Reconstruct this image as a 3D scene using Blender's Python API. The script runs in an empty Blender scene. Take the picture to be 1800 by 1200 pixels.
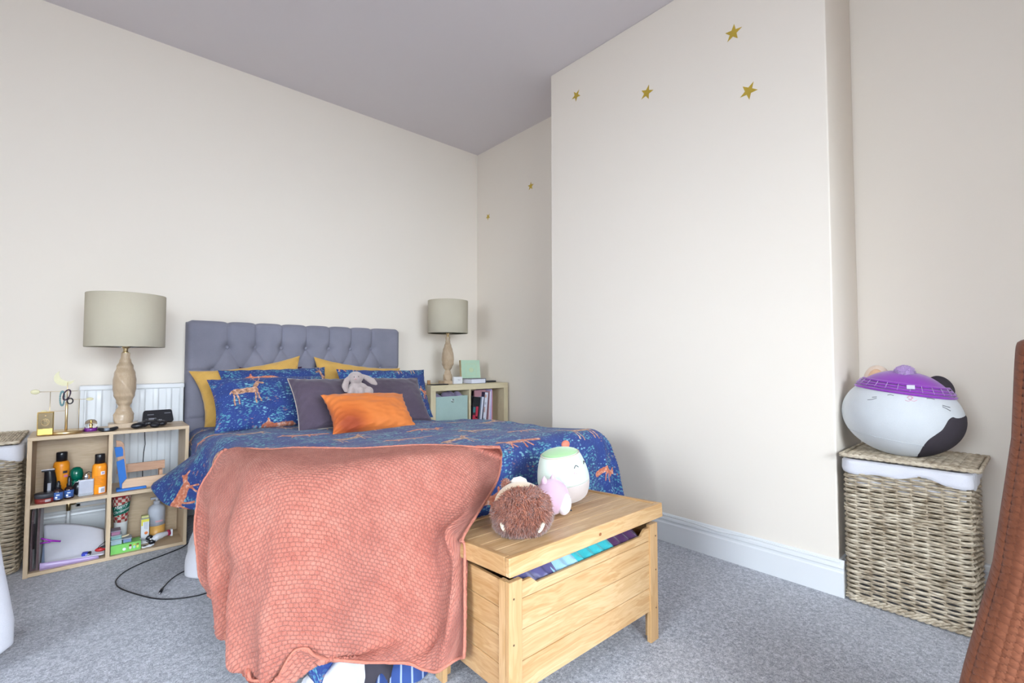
import bpy, bmesh, math, random
import numpy as np
from mathutils import Vector, Matrix, noise
random.seed(7)
C = bpy.context.scene.collection
PI = math.pi

# ------------------------------------------------------------------ camera
F_PX = 833.0
PITCH = math.atan(31/833)
YAW = math.radians(48.5)
CAM_H = 1.05
cam = bpy.data.cameras.new('camera'); camo = bpy.data.objects.new('camera', cam); C.objects.link(camo)
cam.sensor_width = 36.0; cam.lens = 36.0*F_PX/1800.0; cam.clip_start = 0.02
camo.location = (0, 0, CAM_H)
camo.rotation_euler = (PI/2+PITCH, 0, YAW-PI/2)
bpy.context.scene.camera = camo

# ------------------------------------------------------------------ world, window light, added side fill, exposure
w = bpy.data.worlds.new('sky'); bpy.context.scene.world = w; w.use_nodes = True
w.node_tree.nodes['Background'].inputs[0].default_value = (0.93, 0.95, 0.98, 1)
w.node_tree.nodes['Background'].inputs[1].default_value = 3.0

def area(name, loc, rot, sx, sy, power, col, spread=PI):
    l = bpy.data.lights.new(name, 'AREA'); l.shape = 'RECTANGLE'; l.size = sx; l.size_y = sy
    l.energy = power; l.color = col; l.spread = spread
    o = bpy.data.objects.new(name, l); C.objects.link(o); o.location = loc; o.rotation_euler = rot
    return o
area('window_daylight', (-0.1, -2.96, 1.65), (PI/2-.40, 0, -.14), 2.6, 1.7, 128, (0.765, 0.885, 1.0), 1.5)
area('side_fill_light', (-2.76, 0.2, 1.55), (PI/2-.36, 0, -PI/2+.12), 1.6, 1.4, 58, (0.765, 0.885, 1.0), 1.7)  # fill light added from the left to flatten the room's contrast
vs = bpy.context.scene.view_settings
vs.view_transform = 'Standard'; vs.look = 'None'; vs.gamma = 1.0; vs.exposure = -0.19
vs.use_curve_mapping = False

# ------------------------------------------------------------------ helpers
_cp, _sp, _cy, _sy = math.cos(PITCH), math.sin(PITCH), math.cos(YAW), math.sin(YAW)
def P(px, py, ax, val):
    """point on the plane ax = val that lies under photo point (px, py)"""
    F = (_cy*_cp, _sy*_cp, _sp); R = (_sy, -_cy, 0); U = (-_cy*_sp, -_sy*_sp, _cp)
    a = (px-900)/F_PX; b = (600-py)/F_PX
    d = Vector([F[i]+a*R[i]+b*U[i] for i in range(3)]); k = 'xyz'.index(ax)
    o = Vector((0, 0, CAM_H))
    return o + d*((val-o[k])/d[k])

class MB:
    def __init__(s): s.v = []; s.f = []; s.m = []; s.uv = {}; s.flat = set()
    def add(s, vs, fs, mi=0, M=None, uvs=None, flat=False):
        n = len(s.v)
        s.v += [(M @ Vector(p)) if M is not None else Vector(p) for p in vs]
        for k, f in enumerate(fs):
            if uvs is not None: s.uv[len(s.f)] = [uvs[i] for i in f]
            if flat: s.flat.add(len(s.f))
            s.f.append([i+n for i in f]); s.m.append(mi)
        return s
    def box(s, a, b, mi=0, M=None):
        (x0, y0, z0), (x1, y1, z1) = a, b
        v = [(x0,y0,z0),(x1,y0,z0),(x1,y1,z0),(x0,y1,z0),(x0,y0,z1),(x1,y0,z1),(x1,y1,z1),(x0,y1,z1)]
        return s.add(v, [(0,3,2,1),(4,5,6,7),(0,1,5,4),(1,2,6,5),(2,3,7,6),(3,0,4,7)], mi, M, flat=True)
    def lathe(s, prof, c=(0,0,0), n=28, mi=0, M=None, sx=1, sy=1):
        v = []; f = []; k = len(prof)
        for r, z in prof:
            for i in range(n):
                a = 2*PI*i/n; v.append((c[0]+r*sx*math.cos(a), c[1]+r*sy*math.sin(a), c[2]+z))
        for j in range(k-1):
            for i in range(n):
                i2 = (i+1) % n; f.append((j*n+i, j*n+i2, (j+1)*n+i2, (j+1)*n+i))
        if prof[0][0] > 1e-5: f.append(tuple(reversed(range(n))))
        if prof[-1][0] > 1e-5: f.append(tuple((k-1)*n+i for i in range(n)))
        return s.add(v, f, mi, M)
    def cyl(s, c, r, h, n=24, mi=0, M=None, r2=None):
        r2 = r if r2 is None else r2; b = min(.0015, r*.2, h*.2)
        return s.lathe([(r-b,0),(r,b),(r2,h-b),(r2-b,h)], c, n, mi, M)
    def ell(s, c, r, rot=None, n=20, m=12, mi=0, M=None):
        v = []; f = []
        R = rot.to_matrix() if rot is not None and hasattr(rot, 'to_matrix') else Matrix.Identity(3)
        for j in range(m+1):
            t = PI*j/m
            for i in range(n):
                a = 2*PI*i/n
                v.append(Vector(c)+R @ Vector((r[0]*math.sin(t)*math.cos(a), r[1]*math.sin(t)*math.sin(a), -r[2]*math.cos(t))))
        for j in range(m):
            for i in range(n):
                i2 = (i+1) % n; f.append((j*n+i, j*n+i2, (j+1)*n+i2, (j+1)*n+i))
        return s.add(v, f, mi, M)
    def tube(s, pts, r, n=8, mi=0, M=None, closed=False):
        pts = [Vector(p) for p in pts]; k = len(pts); v = []; f = []
        rr = r if isinstance(r, (list, tuple)) else [r]*k
        up = Vector((0,0,1)); prev = None
        for i in range(k):
            a = pts[(i-1) % k] if (closed or i > 0) else pts[0]
            b = pts[(i+1) % k] if (closed or i < k-1) else pts[-1]
            t = (b-a).normalized()
            if prev is None:
                x = t.cross(up)
                if x.length < .05: x = t.cross(Vector((1,0,0)))
            else: x = prev - t*prev.dot(t)
            x.normalize(); y = t.cross(x); prev = x
            for j in range(n):
                g = 2*PI*j/n; v.append(pts[i]+(x*math.cos(g)+y*math.sin(g))*rr[i])
        K = k if closed else k-1
        for i in range(K):
            i2 = (i+1) % k
            for j in range(n):
                j2 = (j+1) % n; f.append((i*n+j, i*n+j2, i2*n+j2, i2*n+j))
        if not closed:
            f.append(tuple(reversed(range(n)))); f.append(tuple((k-1)*n+j for j in range(n)))
        return s.add(v, f, mi, M)
    def grid(s, fn, nu, nv, mi=0, M=None, uvfn=None, flip=False):
        v = []; uv = []; f = []
        for j in range(nv+1):
            for i in range(nu+1):
                u, t = i/nu, j/nv
                v.append(fn(u, t)); uv.append(uvfn(u, t) if uvfn else (u, t))
        for j in range(nv):
            for i in range(nu):
                a = j*(nu+1)+i; q = (a, a+1, a+nu+2, a+nu+1)
                f.append(tuple(reversed(q)) if flip else q)
        return s.add(v, f, mi, M, uv)
    def prism(s, poly, d, mi=0, M=None):
        """poly in local xy extruded along +z by d"""
        n = len(poly); v = [(x,y,0) for x,y in poly]+[(x,y,d) for x,y in poly]
        f = [tuple(reversed(range(n))), tuple(range(n,2*n))]+[(i,(i+1)%n,(i+1)%n+n,i+n) for i in range(n)]
        return s.add(v, f, mi, M, flat=True)

WORLD = {}
def obj(name, mb, mats, parent=None, bevel=0, sub=0, solid=0, remesh=0, flat=False, segs=2):
    me = bpy.data.meshes.new(name)
    vs_ = mb.v
    xs = [p.x for p in vs_]; ys = [p.y for p in vs_]; zs = [p.z for p in vs_]
    o0 = Vector(((min(xs)+max(xs))/2, (min(ys)+max(ys))/2, min(zs)))
    me.from_pydata([tuple(p-o0) for p in vs_], [], mb.f)
    if not isinstance(mats, (list, tuple)): mats = [mats]
    for m in mats: me.materials.append(m)
    me.polygons.foreach_set('material_index', mb.m)
    me.polygons.foreach_set('use_smooth', [not (flat or (i in mb.flat)) for i in range(len(mb.f))])
    if mb.uv:
        l = me.uv_layers.new(name='UVMap')
        for pi, p in enumerate(me.polygons):
            if pi in mb.uv:
                for k, li in enumerate(p.loop_indices): l.data[li].uv = mb.uv[pi][k]
    me.update()
    o = bpy.data.objects.new(name, me); C.objects.link(o); o.location = o0
    if parent is not None:
        o.parent = parent; o.matrix_parent_inverse = WORLD[parent.name].inverted()
    WORLD[o.name] = Matrix.Translation(o0)
    if remesh:
        r = o.modifiers.new('r','REMESH'); r.mode = 'VOXEL'; r.voxel_size = remesh; r.use_smooth_shade = True
        sm = o.modifiers.new('s','SMOOTH'); sm.iterations = 6; sm.factor = .5
    if solid:
        q = o.modifiers.new('t','SOLIDIFY'); q.thickness = solid; q.offset = -1
    if bevel:
        b = o.modifiers.new('b','BEVEL'); b.width = bevel; b.segments = segs; b.limit_method = 'ANGLE'; b.angle_limit = .7
    if sub:
        q = o.modifiers.new('u','SUBSURF'); q.levels = sub; q.render_levels = sub
    return o

def tag(o, label, cat, group=None, kind=None):
    if label: o['label'] = label
    if cat: o['category'] = cat
    if group: o['group'] = group
    if kind: o['kind'] = kind
    return o
def thing(name, loc, label, cat, group=None):
    o = bpy.data.objects.new(name, None); C.objects.link(o); o.location = loc; o.empty_display_size = .05; WORLD[o.name] = Matrix.Translation(loc)
    return tag(o, label, cat, group)
def struct(name, mb, m, **k):
    o = obj(name, mb, m, **k); o['kind'] = 'structure'; return o
def copy_tree(o, par=None):
    c = o.copy(); C.objects.link(c)
    if par is not None:
        c.parent = par; c.matrix_parent_inverse = o.matrix_parent_inverse.copy()
    for ch in o.children: copy_tree(ch, c)
    return c
def rotM(loc, e, s=1):
    from mathutils import Euler
    return Matrix.Translation(loc) @ Euler(e).to_matrix().to_4x4() @ Matrix.Scale(s, 4)

# ------------------------------------------------------------------ materials
class NT:
    def __init__(s, t): s.t = t; s.n = t.nodes; s.l = t.links
    def put(s, sock, v):
        if hasattr(v, 'links') or isinstance(v, bpy.types.NodeSocket): s.l.new(v, sock)
        elif v is not None: sock.default_value = v
    def m(s, op, a, b=None, c=None, clamp=False):
        n = s.n.new('ShaderNodeMath'); n.operation = op; n.use_clamp = clamp
        s.put(n.inputs[0], a)
        if b is not None: s.put(n.inputs[1], b)
        if c is not None: s.put(n.inputs[2], c)
        return n.outputs[0]
    def v(s, op, a, b=None, scale=None):
        n = s.n.new('ShaderNodeVectorMath'); n.operation = op; s.put(n.inputs[0], a)
        if b is not None: s.put(n.inputs[1], b)
        if scale is not None: s.put(n.inputs['Scale'], scale)
        return n.outputs['Value'] if op in ('LENGTH','DOT_PRODUCT','DISTANCE') else n.outputs[0]
    def noise(s, vec, scale, detail=2, rough=.5, out=0, dist=0):
        n = s.n.new('ShaderNodeTexNoise'); s.put(n.inputs['Vector'], vec); n.inputs['Scale'].default_value = scale
        n.inputs['Detail'].default_value = detail; n.inputs['Roughness'].default_value = rough
        n.inputs['Distortion'].default_value = dist
        return n.outputs[out]
    def vor(s, vec, scale, feat='F1', out='Distance', rnd=1.0):
        n = s.n.new('ShaderNodeTexVoronoi'); n.feature = feat; s.put(n.inputs['Vector'], vec)
        n.inputs['Scale'].default_value = scale; n.inputs['Randomness'].default_value = rnd
        return n.outputs[out]
    def wave(s, vec, scale, dist=0, detail=2, dscale=1, direction='X', kind='BANDS', prof='SIN'):
        n = s.n.new('ShaderNodeTexWave'); s.put(n.inputs['Vector'], vec); n.wave_type = kind; n.wave_profile = prof
        if kind == 'BANDS': n.bands_direction = direction
        else: n.rings_direction = direction
        n.inputs['Scale'].default_value = scale; n.inputs['Distortion'].default_value = dist
        n.inputs['Detail'].default_value = detail; n.inputs['Detail Scale'].default_value = dscale
        return n.outputs['Fac']
    def mix(s, f, a, b, mode='MIX'):
        n = s.n.new('ShaderNodeMix'); n.data_type = 'RGBA'; n.blend_type = mode
        s.put(n.inputs[0], f); s.put(n.inputs[6], col(a)); s.put(n.inputs[7], col(b)); return n.outputs[2]
    def ramp(s, f, stops):
        n = s.n.new('ShaderNodeValToRGB'); s.put(n.inputs[0], f); e = n.color_ramp.elements
        while len(e) > 1: e.remove(e[-1])
        e[0].position = stops[0][0]; e[0].color = col(stops[0][1])
        for p, c in stops[1:]:
            q = e.new(p); q.color = col(c)
        return n.outputs[0]
    def mapr(s, f, a, b, c=0, d=1):
        n = s.n.new('ShaderNodeMapRange'); s.put(n.inputs[0], f)
        for i, x in enumerate((a,b,c,d)): n.inputs[i+1].default_value = x
        return n.outputs[0]
    def mapping(s, vec, loc=(0,0,0), rot=(0,0,0), sc=(1,1,1)):
        n = s.n.new('ShaderNodeMapping'); s.put(n.inputs[0], vec); n.inputs[1].default_value = loc
        n.inputs[2].default_value = rot; n.inputs[3].default_value = sc; return n.outputs[0]
    def bump(s, h, strength=.3, dist=.01, nrm=None):
        n = s.n.new('ShaderNodeBump'); s.put(n.inputs['Height'], h); n.inputs['Strength'].default_value = strength
        n.inputs['Distance'].default_value = dist
        if nrm is not None: s.l.new(nrm, n.inputs['Normal'])
        return n.outputs[0]
    def coord(s, k='Object'):
        return s.n.new('ShaderNodeTexCoord').outputs[k]
def col(c):
    if isinstance(c, (tuple, list)): return tuple(c)+(1,) if len(c) == 3 else tuple(c)
    return c
def sr(r, g, b):
    return tuple(((x/255)/12.92 if x/255 <= .04045 else ((x/255+.055)/1.055)**2.4) for x in (r,g,b))
def mat(name, c=(.8,.8,.8), rough=.6, metal=0, fn=None, sheen=0, trans=0, ior=1.45, spec=.5, alpha=1, coat=0):
    m = bpy.data.materials.new(name); m.use_nodes = True
    t = NT(m.node_tree); b = m.node_tree.nodes['Principled BSDF']
    b.inputs['Base Color'].default_value = col(c); b.inputs['Roughness'].default_value = rough
    b.inputs['Metallic'].default_value = metal; b.inputs['Sheen Weight'].default_value = sheen
    b.inputs['Transmission Weight'].default_value = trans; b.inputs['IOR'].default_value = ior
    b.inputs['Specular IOR Level'].default_value = spec; b.inputs['Coat Weight'].default_value = coat
    b.inputs['Alpha'].default_value = alpha
    if fn: fn(t, b)
    return m
def plain(name, c, rough=.6, var=.06, nscale=40, bump=.05, **k):
    def fn(t, b):
        n = t.noise(t.coord(), nscale, 3)
        c2 = tuple(x*(1-var*2) for x in c); c3 = tuple(min(1, x*(1+var)) for x in c)
        t.l.new(t.mix(n, c2, c3), b.inputs['Base Color'])
        if bump: t.l.new(t.bump(n, bump, .002), b.inputs['Normal'])
    return mat(name, c, rough, fn=fn, **k)
def wood(name, ca, cb, axis='X', sc=1.0, rough=.5, knots=False, bstr=.05, contrast=1):
    def fn(t, b):
        v = t.coord()
        st = {'X':(.8,15,15),'Y':(15,.8,15),'Z':(15,15,.8)}[axis]
        vv = t.mapping(v, sc=tuple(x*sc for x in st))
        d = t.noise(v, 3*sc, 2, out=1)
        vv2 = t.v('ADD', vv, t.v('SCALE', d, scale=.9))
        n1 = t.noise(vv2, 1.3, 4, .6)
        n2 = t.noise(vv, 9, 2, .6)
        f = t.m('ADD', t.m('MULTIPLY', n1, .75), t.m('MULTIPLY', n2, .25))
        f = t.mapr(f, .5-.17/contrast, .5+.17/contrast)
        rings = t.m('SINE', t.m('MULTIPLY', n1, 60))
        f = t.m('ADD', t.m('MULTIPLY', f, .7), t.m('MULTIPLY', t.mapr(rings, -1, 1), .3))
        c = t.mix(f, ca, cb)
        if knots:
            kv = t.mapping(v, sc=(4.2,4.2,7.5) if axis == 'X' else (6,4,7))
            k = t.vor(kv, 1.0)
            km = t.mapr(k, .03, .10, 1, 0)
            c = t.mix(t.m('MULTIPLY', km, .75), c, tuple(x*.4 for x in ca))
        t.l.new(c, b.inputs['Base Color'])
        t.l.new(t.bump(f, bstr, .003), b.inputs['Normal'])
    return mat(name, ca, rough, fn=fn)
def fabric(name, c, rough=.9, weave=900, bstr=.25, sheen=.3, var=.1, uv=False, c2=None):
    def fn(t, b):
        v = t.coord('UV' if uv else 'Object')
        n = t.noise(v, 6, 3)
        wv = t.m('ADD', t.wave(v, weave/20, 1, direction='X'), t.wave(v, weave/20, 1, direction='Z'))
        fine = t.noise(v, weave/3, 2)
        k = t.m('ADD', t.m('MULTIPLY', n, .6), t.m('MULTIPLY', fine, .4))
        t.l.new(t.mix(t.mapr(k, .3, .7), tuple(x*(1-var*1.6) for x in c), c2 or tuple(min(1,x*(1+var)) for x in c)), b.inputs['Base Color'])
        nb = t.bump(t.m('ADD', t.m('MULTIPLY', wv, .15), fine), bstr, .0015)
        t.l.new(t.bump(n, .25, .02, nb), b.inputs['Normal'])
    return mat(name, c, rough, fn=fn, sheen=sheen)

def wall_fn(c):
    def fn(t, b):
        v = t.coord(); n = t.noise(v, 260, 3); n2 = t.noise(v, 1.2, 2)
        t.l.new(t.mix(n2, tuple(x*.975 for x in c), c), b.inputs['Base Color'])
        t.l.new(t.bump(t.m('ADD', n, t.noise(v, 30, 2)), .06, .002), b.inputs['Normal'])
    return fn
M = {}
M['wall'] = mat('cream wall paint', rough=.75, fn=wall_fn((.87,.79,.695)))
M['ceil'] = mat('ceiling paint', rough=.8, fn=wall_fn((.80,.745,.755)))
M['gloss'] = mat('white gloss paint', (.80,.81,.82), .28, fn=lambda t,b: t.l.new(t.bump(t.noise(t.coord(), 25, 2), .05, .004), b.inputs['Normal']))
def carpet(t, b):
    v = t.coord(); n = t.noise(v, 95, 3, .75); n2 = t.noise(v, 260, 2, .7); n3 = t.noise(v, 2.5, 3)
    f = t.m('ADD', t.m('MULTIPLY', n, .6), t.m('MULTIPLY', n2, .4))
    c = t.ramp(f, [(.34, (.14,.145,.17)), (.47, (.33,.335,.375)), (.56, (.52,.525,.57)), (.68, (.80,.80,.84))])
    c = t.mix(t.mapr(n3, .35, .65, 0, .16), c, (.25,.25,.28))
    t.l.new(c, b.inputs['Base Color'])
    t.l.new(t.bump(f, .8, .006), b.inputs['Normal'])
M['carpet'] = mat('speckled grey carpet', rough=1, fn=carpet, sheen=.3, spec=.1)
M['oak'] = wood('pale oak laminate', (.47,.335,.205), (.62,.475,.32), 'X', 1.0, .45)
M['oak_v'] = wood('pale oak laminate upright', (.47,.335,.205), (.62,.475,.32), 'Z', 1.0, .45)
M['birch'] = wood('birch effect', (.60,.50,.31), (.72,.62,.42), 'X', .7, .5)
M['birch_v'] = wood('birch effect upright', (.60,.50,.31), (.72,.62,.42), 'Z', .7, .5)
M['pine'] = wood('varnished pine', (.46,.245,.09), (.70,.485,.27), 'X', .9, .38, knots=True, contrast=1.1)
M['pine_y'] = wood('varnished pine shaded sides', (.38,.19,.062), (.60,.38,.19), 'Y', .9, .38, knots=True)  # darker copy for the chest sides, their shade put into the colour
M['pine_z'] = wood('varnished pine uprights', (.44,.24,.085), (.64,.41,.215), 'Z', .9, .38)
M['lampwood'] = wood('limed wood', (.43,.31,.20), (.54,.41,.285), 'Z', 1.6, .3)
M['tuft'] = fabric('grey blue upholstery', (.225,.22,.275), weave=1500, bstr=.35, sheen=.1)
M['shade'] = fabric('linen lamp shade', (.53,.475,.365), weave=1400, bstr=.3, sheen=0, var=.03)
M['white_cloth'] = fabric('white cotton', (.72,.71,.76), weave=900, var=.04)
M['plum'] = fabric('plum cotton', (.085,.06,.09), weave=700, sheen=.3, var=.15)
M['mustard'] = fabric('mustard cotton', (.62,.36,.085), weave=700, var=.08)
M['piping'] = plain('pale piping', (.45,.38,.33))
M['brass'] = mat('brushed brass', (.66,.50,.27), .35, 1)
M['gold'] = mat('gold', (.75,.52,.16), .25, 1)
M['star'] = plain('gold foil', (.62,.43,.06), .35, metal=.35)
M['chrome'] = mat('chrome', (.75,.75,.78), .15, 1)
M['black'] = plain('black plastic', (.012,.012,.016), .28, bump=0)
M['dark'] = plain('dark rubber', (.03,.03,.035), .6)
M['glass'] = mat('clear glass', (1,1,1), .02, trans=1, ior=1.3)
M['frost'] = mat('clear plastic', (.85,.88,.9), .15, trans=.75, ior=1.2)
M['orange_can'] = plain('orange can', (.85,.29,.015), .3, bump=0)
M['paper'] = plain('paper', (.74,.74,.82), .8, var=.02)
M['wtext'] = plain('white print', (.85,.85,.87), .6, bump=0)
M['btext'] = plain('dark print', (.03,.03,.05), .6, bump=0)
def simple(k, name, c, rough=.6, **kw):
    M[k] = plain(name, c, rough, **kw); return M[k]

def velvet(t, b):
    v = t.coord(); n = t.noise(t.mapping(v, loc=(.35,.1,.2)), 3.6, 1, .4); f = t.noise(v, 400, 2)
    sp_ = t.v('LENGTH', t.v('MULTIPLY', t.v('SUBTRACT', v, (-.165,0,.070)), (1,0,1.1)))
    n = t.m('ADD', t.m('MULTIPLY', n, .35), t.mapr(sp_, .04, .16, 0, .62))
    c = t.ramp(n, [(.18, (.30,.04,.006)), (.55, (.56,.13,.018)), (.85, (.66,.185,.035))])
    t.l.new(c, b.inputs['Base Color']); t.l.new(t.bump(f, .2, .001), b.inputs['Normal'])
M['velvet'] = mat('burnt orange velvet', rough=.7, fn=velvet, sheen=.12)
def waffle(t, b):
    uv = t.coord('UV'); s = .0145
    d = t.v('SCALE', t.v('SUBTRACT', t.noise(uv, 9, 2, out=1), (.5,.5,.5)), scale=.022)
    u2 = t.v('ADD', uv, d)
    sp = t.n.new('ShaderNodeSeparateXYZ'); t.l.new(u2, sp.inputs[0])
    rw = t.m('MULTIPLY', t.m('FLOOR', t.m('DIVIDE', sp.outputs[1], s*.85)), .5)
    a = t.m('ABSOLUTE', t.m('SINE', t.m('MULTIPLY', t.m('ADD', t.m('DIVIDE', sp.outputs[0], s), rw), PI)))
    c_ = t.m('ABSOLUTE', t.m('SINE', t.m('MULTIPLY', sp.outputs[1], PI/(s*.85))))
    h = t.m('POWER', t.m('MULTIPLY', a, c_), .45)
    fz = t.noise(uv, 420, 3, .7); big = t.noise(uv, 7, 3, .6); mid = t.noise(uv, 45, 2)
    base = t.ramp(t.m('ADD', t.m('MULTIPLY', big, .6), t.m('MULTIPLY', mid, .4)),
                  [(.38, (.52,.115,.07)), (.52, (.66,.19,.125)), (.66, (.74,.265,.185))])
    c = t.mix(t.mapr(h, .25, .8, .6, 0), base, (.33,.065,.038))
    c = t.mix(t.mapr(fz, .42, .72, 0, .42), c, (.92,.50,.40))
    t.l.new(c, b.inputs['Base Color'])
    hh = t.m('ADD', h, t.m('MULTIPLY', fz, 1.0))
    t.l.new(t.bump(hh, 1, .006), b.inputs['Normal'])
M['hem'] = plain('coral fleece edge', (.50,.18,.125), .95, var=.2, nscale=120, bump=.8)
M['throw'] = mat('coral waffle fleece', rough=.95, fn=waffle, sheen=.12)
def plushmat(k, name, c, sc=300, var=.08, bstr=.3):
    def fn(t, b):
        v = t.coord(); f = t.noise(v, sc, 3, .7); n = t.noise(v, 14, 2)
        t.l.new(t.mix(t.m('ADD', t.m('MULTIPLY', f, .5), t.m('MULTIPLY', n, .5)), tuple(x*(1-2*var) for x in c), tuple(min(1,x*(1+var)) for x in c)), b.inputs['Base Color'])
        t.l.new(t.bump(f, bstr, .003), b.inputs['Normal'])
    M[k] = mat(name, c, .95, fn=fn, sheen=.5); return M[k]
plushmat('p_white', 'white plush', (.66,.68,.70)); plushmat('p_black', 'charcoal plush', (.045,.036,.045)); M['p_black'].node_tree.nodes['Principled BSDF'].inputs['Sheen Weight'].default_value = 0
plushmat('p_purple', 'purple knit', (.27,.035,.42)); plushmat('p_lilac', 'lilac fluff', (.55,.36,.66))
plushmat('p_mint', 'mint white plush', (.64,.72,.63)); plushmat('p_green', 'green plush', (.33,.55,.26))
plushmat('p_cream', 'beige plush', (.60,.52,.49)); plushmat('p_tan', 'cream tan plush', (.66,.49,.32))
plushmat('p_brown', 'brown fur', (.27,.072,.035), var=.3); plushmat('p_pink', 'pale pink plush', (.66,.44,.56))
plushmat('p_bunny', 'grey beige fur', (.45,.37,.35), sc=130, var=.2, bstr=.8); plushmat('p_peach', 'peach plush', (.72,.45,.27))
plushmat('fur_tip', 'reddish fur', (.52,.19,.11), var=.3)

# woodland print: sprigs, deer and foxes, all as node shapes
def make_print():
    m = bpy.data.materials.new('woodland print cotton'); m.use_nodes = True
    t = NT(m.node_tree); b = m.node_tree.nodes['Principled BSDF']
    uv = t.coord('UV')
    base = t.mix(t.noise(uv, 12, 3), (.012,.030,.155), (.022,.055,.25))
    def leaves(scale, rot, st, thr, seed):
        scale *= .66
        v = t.mapping(uv, loc=(seed,seed*1.7,0), rot=(0,0,rot), sc=(1,st,1))
        d = t.vor(v, scale, rnd=.9)
        return t.mapr(d, thr, thr*.7, 0, 1)
    clump = t.mapr(t.noise(t.mapping(uv, loc=(3,1,0)), 9, 2), .49, .53)
    clump2 = t.mapr(t.noise(t.mapping(uv, loc=(9,5,0)), 9, 2), .53, .57)
    clump3 = t.mapr(t.noise(t.mapping(uv, loc=(19,8,0)), 8, 1), .57, .63)
    c = base
    c = t.mix(t.m('MULTIPLY', leaves(62, .7, 2.0, .42, 1), t.m('MULTIPLY', clump, .8)), c, (.06,.235,.31))
    c = t.mix(t.m('MULTIPLY', leaves(70, -.7, 2.0, .40, 2), t.m('MULTIPLY', clump, .85)), c, (.115,.36,.42))
    c = t.mix(t.m('MULTIPLY', leaves(52, .1, 2.1, .36, 3), clump2), c, (.20,.44,.54))
    c = t.mix(t.m('MULTIPLY', leaves(58, 1.3, 1.9, .36, 4), t.m('MULTIPLY', clump3, .75)), c, (.30,.155,.17))
    c = t.mix(t.m('MULTIPLY', leaves(95, 2.2, 1.4, .22, 5), .8), c, (.17,.33,.52))
    # stems
    wv = t.wave(t.mapping(uv, rot=(0,0,.5)), 7, 9, 2, 1.5)
    c = t.mix(t.m('MULTIPLY', t.mapr(t.m('ABSOLUTE', t.m('SUBTRACT', wv, .5)), .05, .02), .5), c, (.07,.21,.30))
    sp = t.n.new('ShaderNodeSeparateXYZ'); t.l.new(uv, sp.inputs[0])
    W, Hh = .46, .25
    ry = t.m('DIVIDE', sp.outputs[1], Hh); row = t.m('FLOOR', ry)
    rx = t.m('ADD', t.m('DIVIDE', sp.outputs[0], W), t.m('MULTIPLY', row, .37)); cx = t.m('FLOOR', rx)
    fx = t.m('MULTIPLY', t.m('SUBTRACT', t.m('SUBTRACT', rx, cx), .5), W)
    fy = t.m('MULTIPLY', t.m('SUBTRACT', t.m('SUBTRACT', ry, row), .5), Hh)
    par = t.m('MODULO', t.m('ABSOLUTE', t.m('ADD', row, cx)), 2)
    sgn = t.m('SUBTRACT', t.m('MULTIPLY', t.m('MODULO', t.m('ABSOLUTE', row), 2), 2), 1)
    fx2 = t.m('MULTIPLY', fx, sgn)
    fx2 = t.m('MULTIPLY', fx2, .8); fy = t.m('MULTIPLY', fy, .8)
    cb = t.n.new('ShaderNodeCombineXYZ'); t.l.new(fx2, cb.inputs[0]); t.l.new(fy, cb.inputs[1]); p = cb.outputs[0]
    wob = t.v('SCALE', t.v('SUBTRACT', t.noise(uv, 30, 1, out=1), (.5,.5,.5)), scale=.012)
    wm = t.n.new('ShaderNodeVectorMath'); wm.operation = 'MULTIPLY'; t.l.new(wob, wm.inputs[0]); wm.inputs[1].default_value = (1,1,0)
    p = t.v('ADD', p, wm.outputs[0])
    def caps(lst, q):
        out = None
        for (ax, ay, bx, by, r) in lst:
            ba = (bx-ax, by-ay, 0); dd = ba[0]**2+ba[1]**2
            pa = t.v('SUBTRACT', q, (ax, ay, 0))
            h = t.m('MULTIPLY', t.v('DOT_PRODUCT', pa, ba), 1/dd, clamp=True)
            d = t.m('SUBTRACT', t.v('LENGTH', t.v('SUBTRACT', pa, t.v('SCALE', ba, scale=h))), r)
            out = d if out is None else t.m('MINIMUM', out, d)
        return t.mapr(out, .0008, -.0008, 0, 1)
    deer = [(-.05,.0,.035,.004,.0165),(.03,.008,.052,.042,.010),(.052,.047,.076,.043,.0065),(-.058,-.01,-.062,-.075,.0035),
            (-.045,-.01,-.04,-.072,.0035),(.036,-.01,.032,-.075,.0032),(.042,0,.056,-.068,.0032),(.052,.05,.04,.095,.0022),
            (.054,.05,.072,.092,.0022),(.045,.075,.03,.082,.0018),(-.064,.006,-.075,-.006,.004)]
    fox = [(-.045,0,.035,-.004,.0145),(-.06,-.002,-.11,-.018,.010),(.038,.0,.062,.014,.010),(.066,.014,.084,.008,.0045),
           (.058,.02,.06,.032,.004),(-.045,-.008,-.06,-.045,.0038),(-.035,-.008,-.025,-.047,.0038),(.028,-.008,.045,-.045,.0035),(.035,-.008,.022,-.046,.0035)]
    dm = t.m('MULTIPLY', caps(deer, p), t.m('SUBTRACT', 1, par)); fm = t.m('MULTIPLY', caps(fox, p), par)
    nn = t.noise(uv, 55, 2)
    c = t.mix(dm, c, t.ramp(nn, [(.35, (.22,.095,.06)), (.5, (.50,.26,.155)), (.65, (.66,.42,.30))]))
    c = t.mix(fm, c, t.ramp(nn, [(.35, (.48,.12,.06)), (.55, (.62,.22,.12)), (.68, (.74,.50,.40))]))
    t.l.new(c, b.inputs['Base Color'])
    t.l.new(t.bump(t.noise(uv, 9, 4), .35, .02, t.bump(t.noise(uv, 600, 2), .15, .001)), b.inputs['Normal'])
    b.inputs['Roughness'].default_value = .8; b.inputs['Sheen Weight'].default_value = .08
    return m
M['print'] = make_print()
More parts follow.
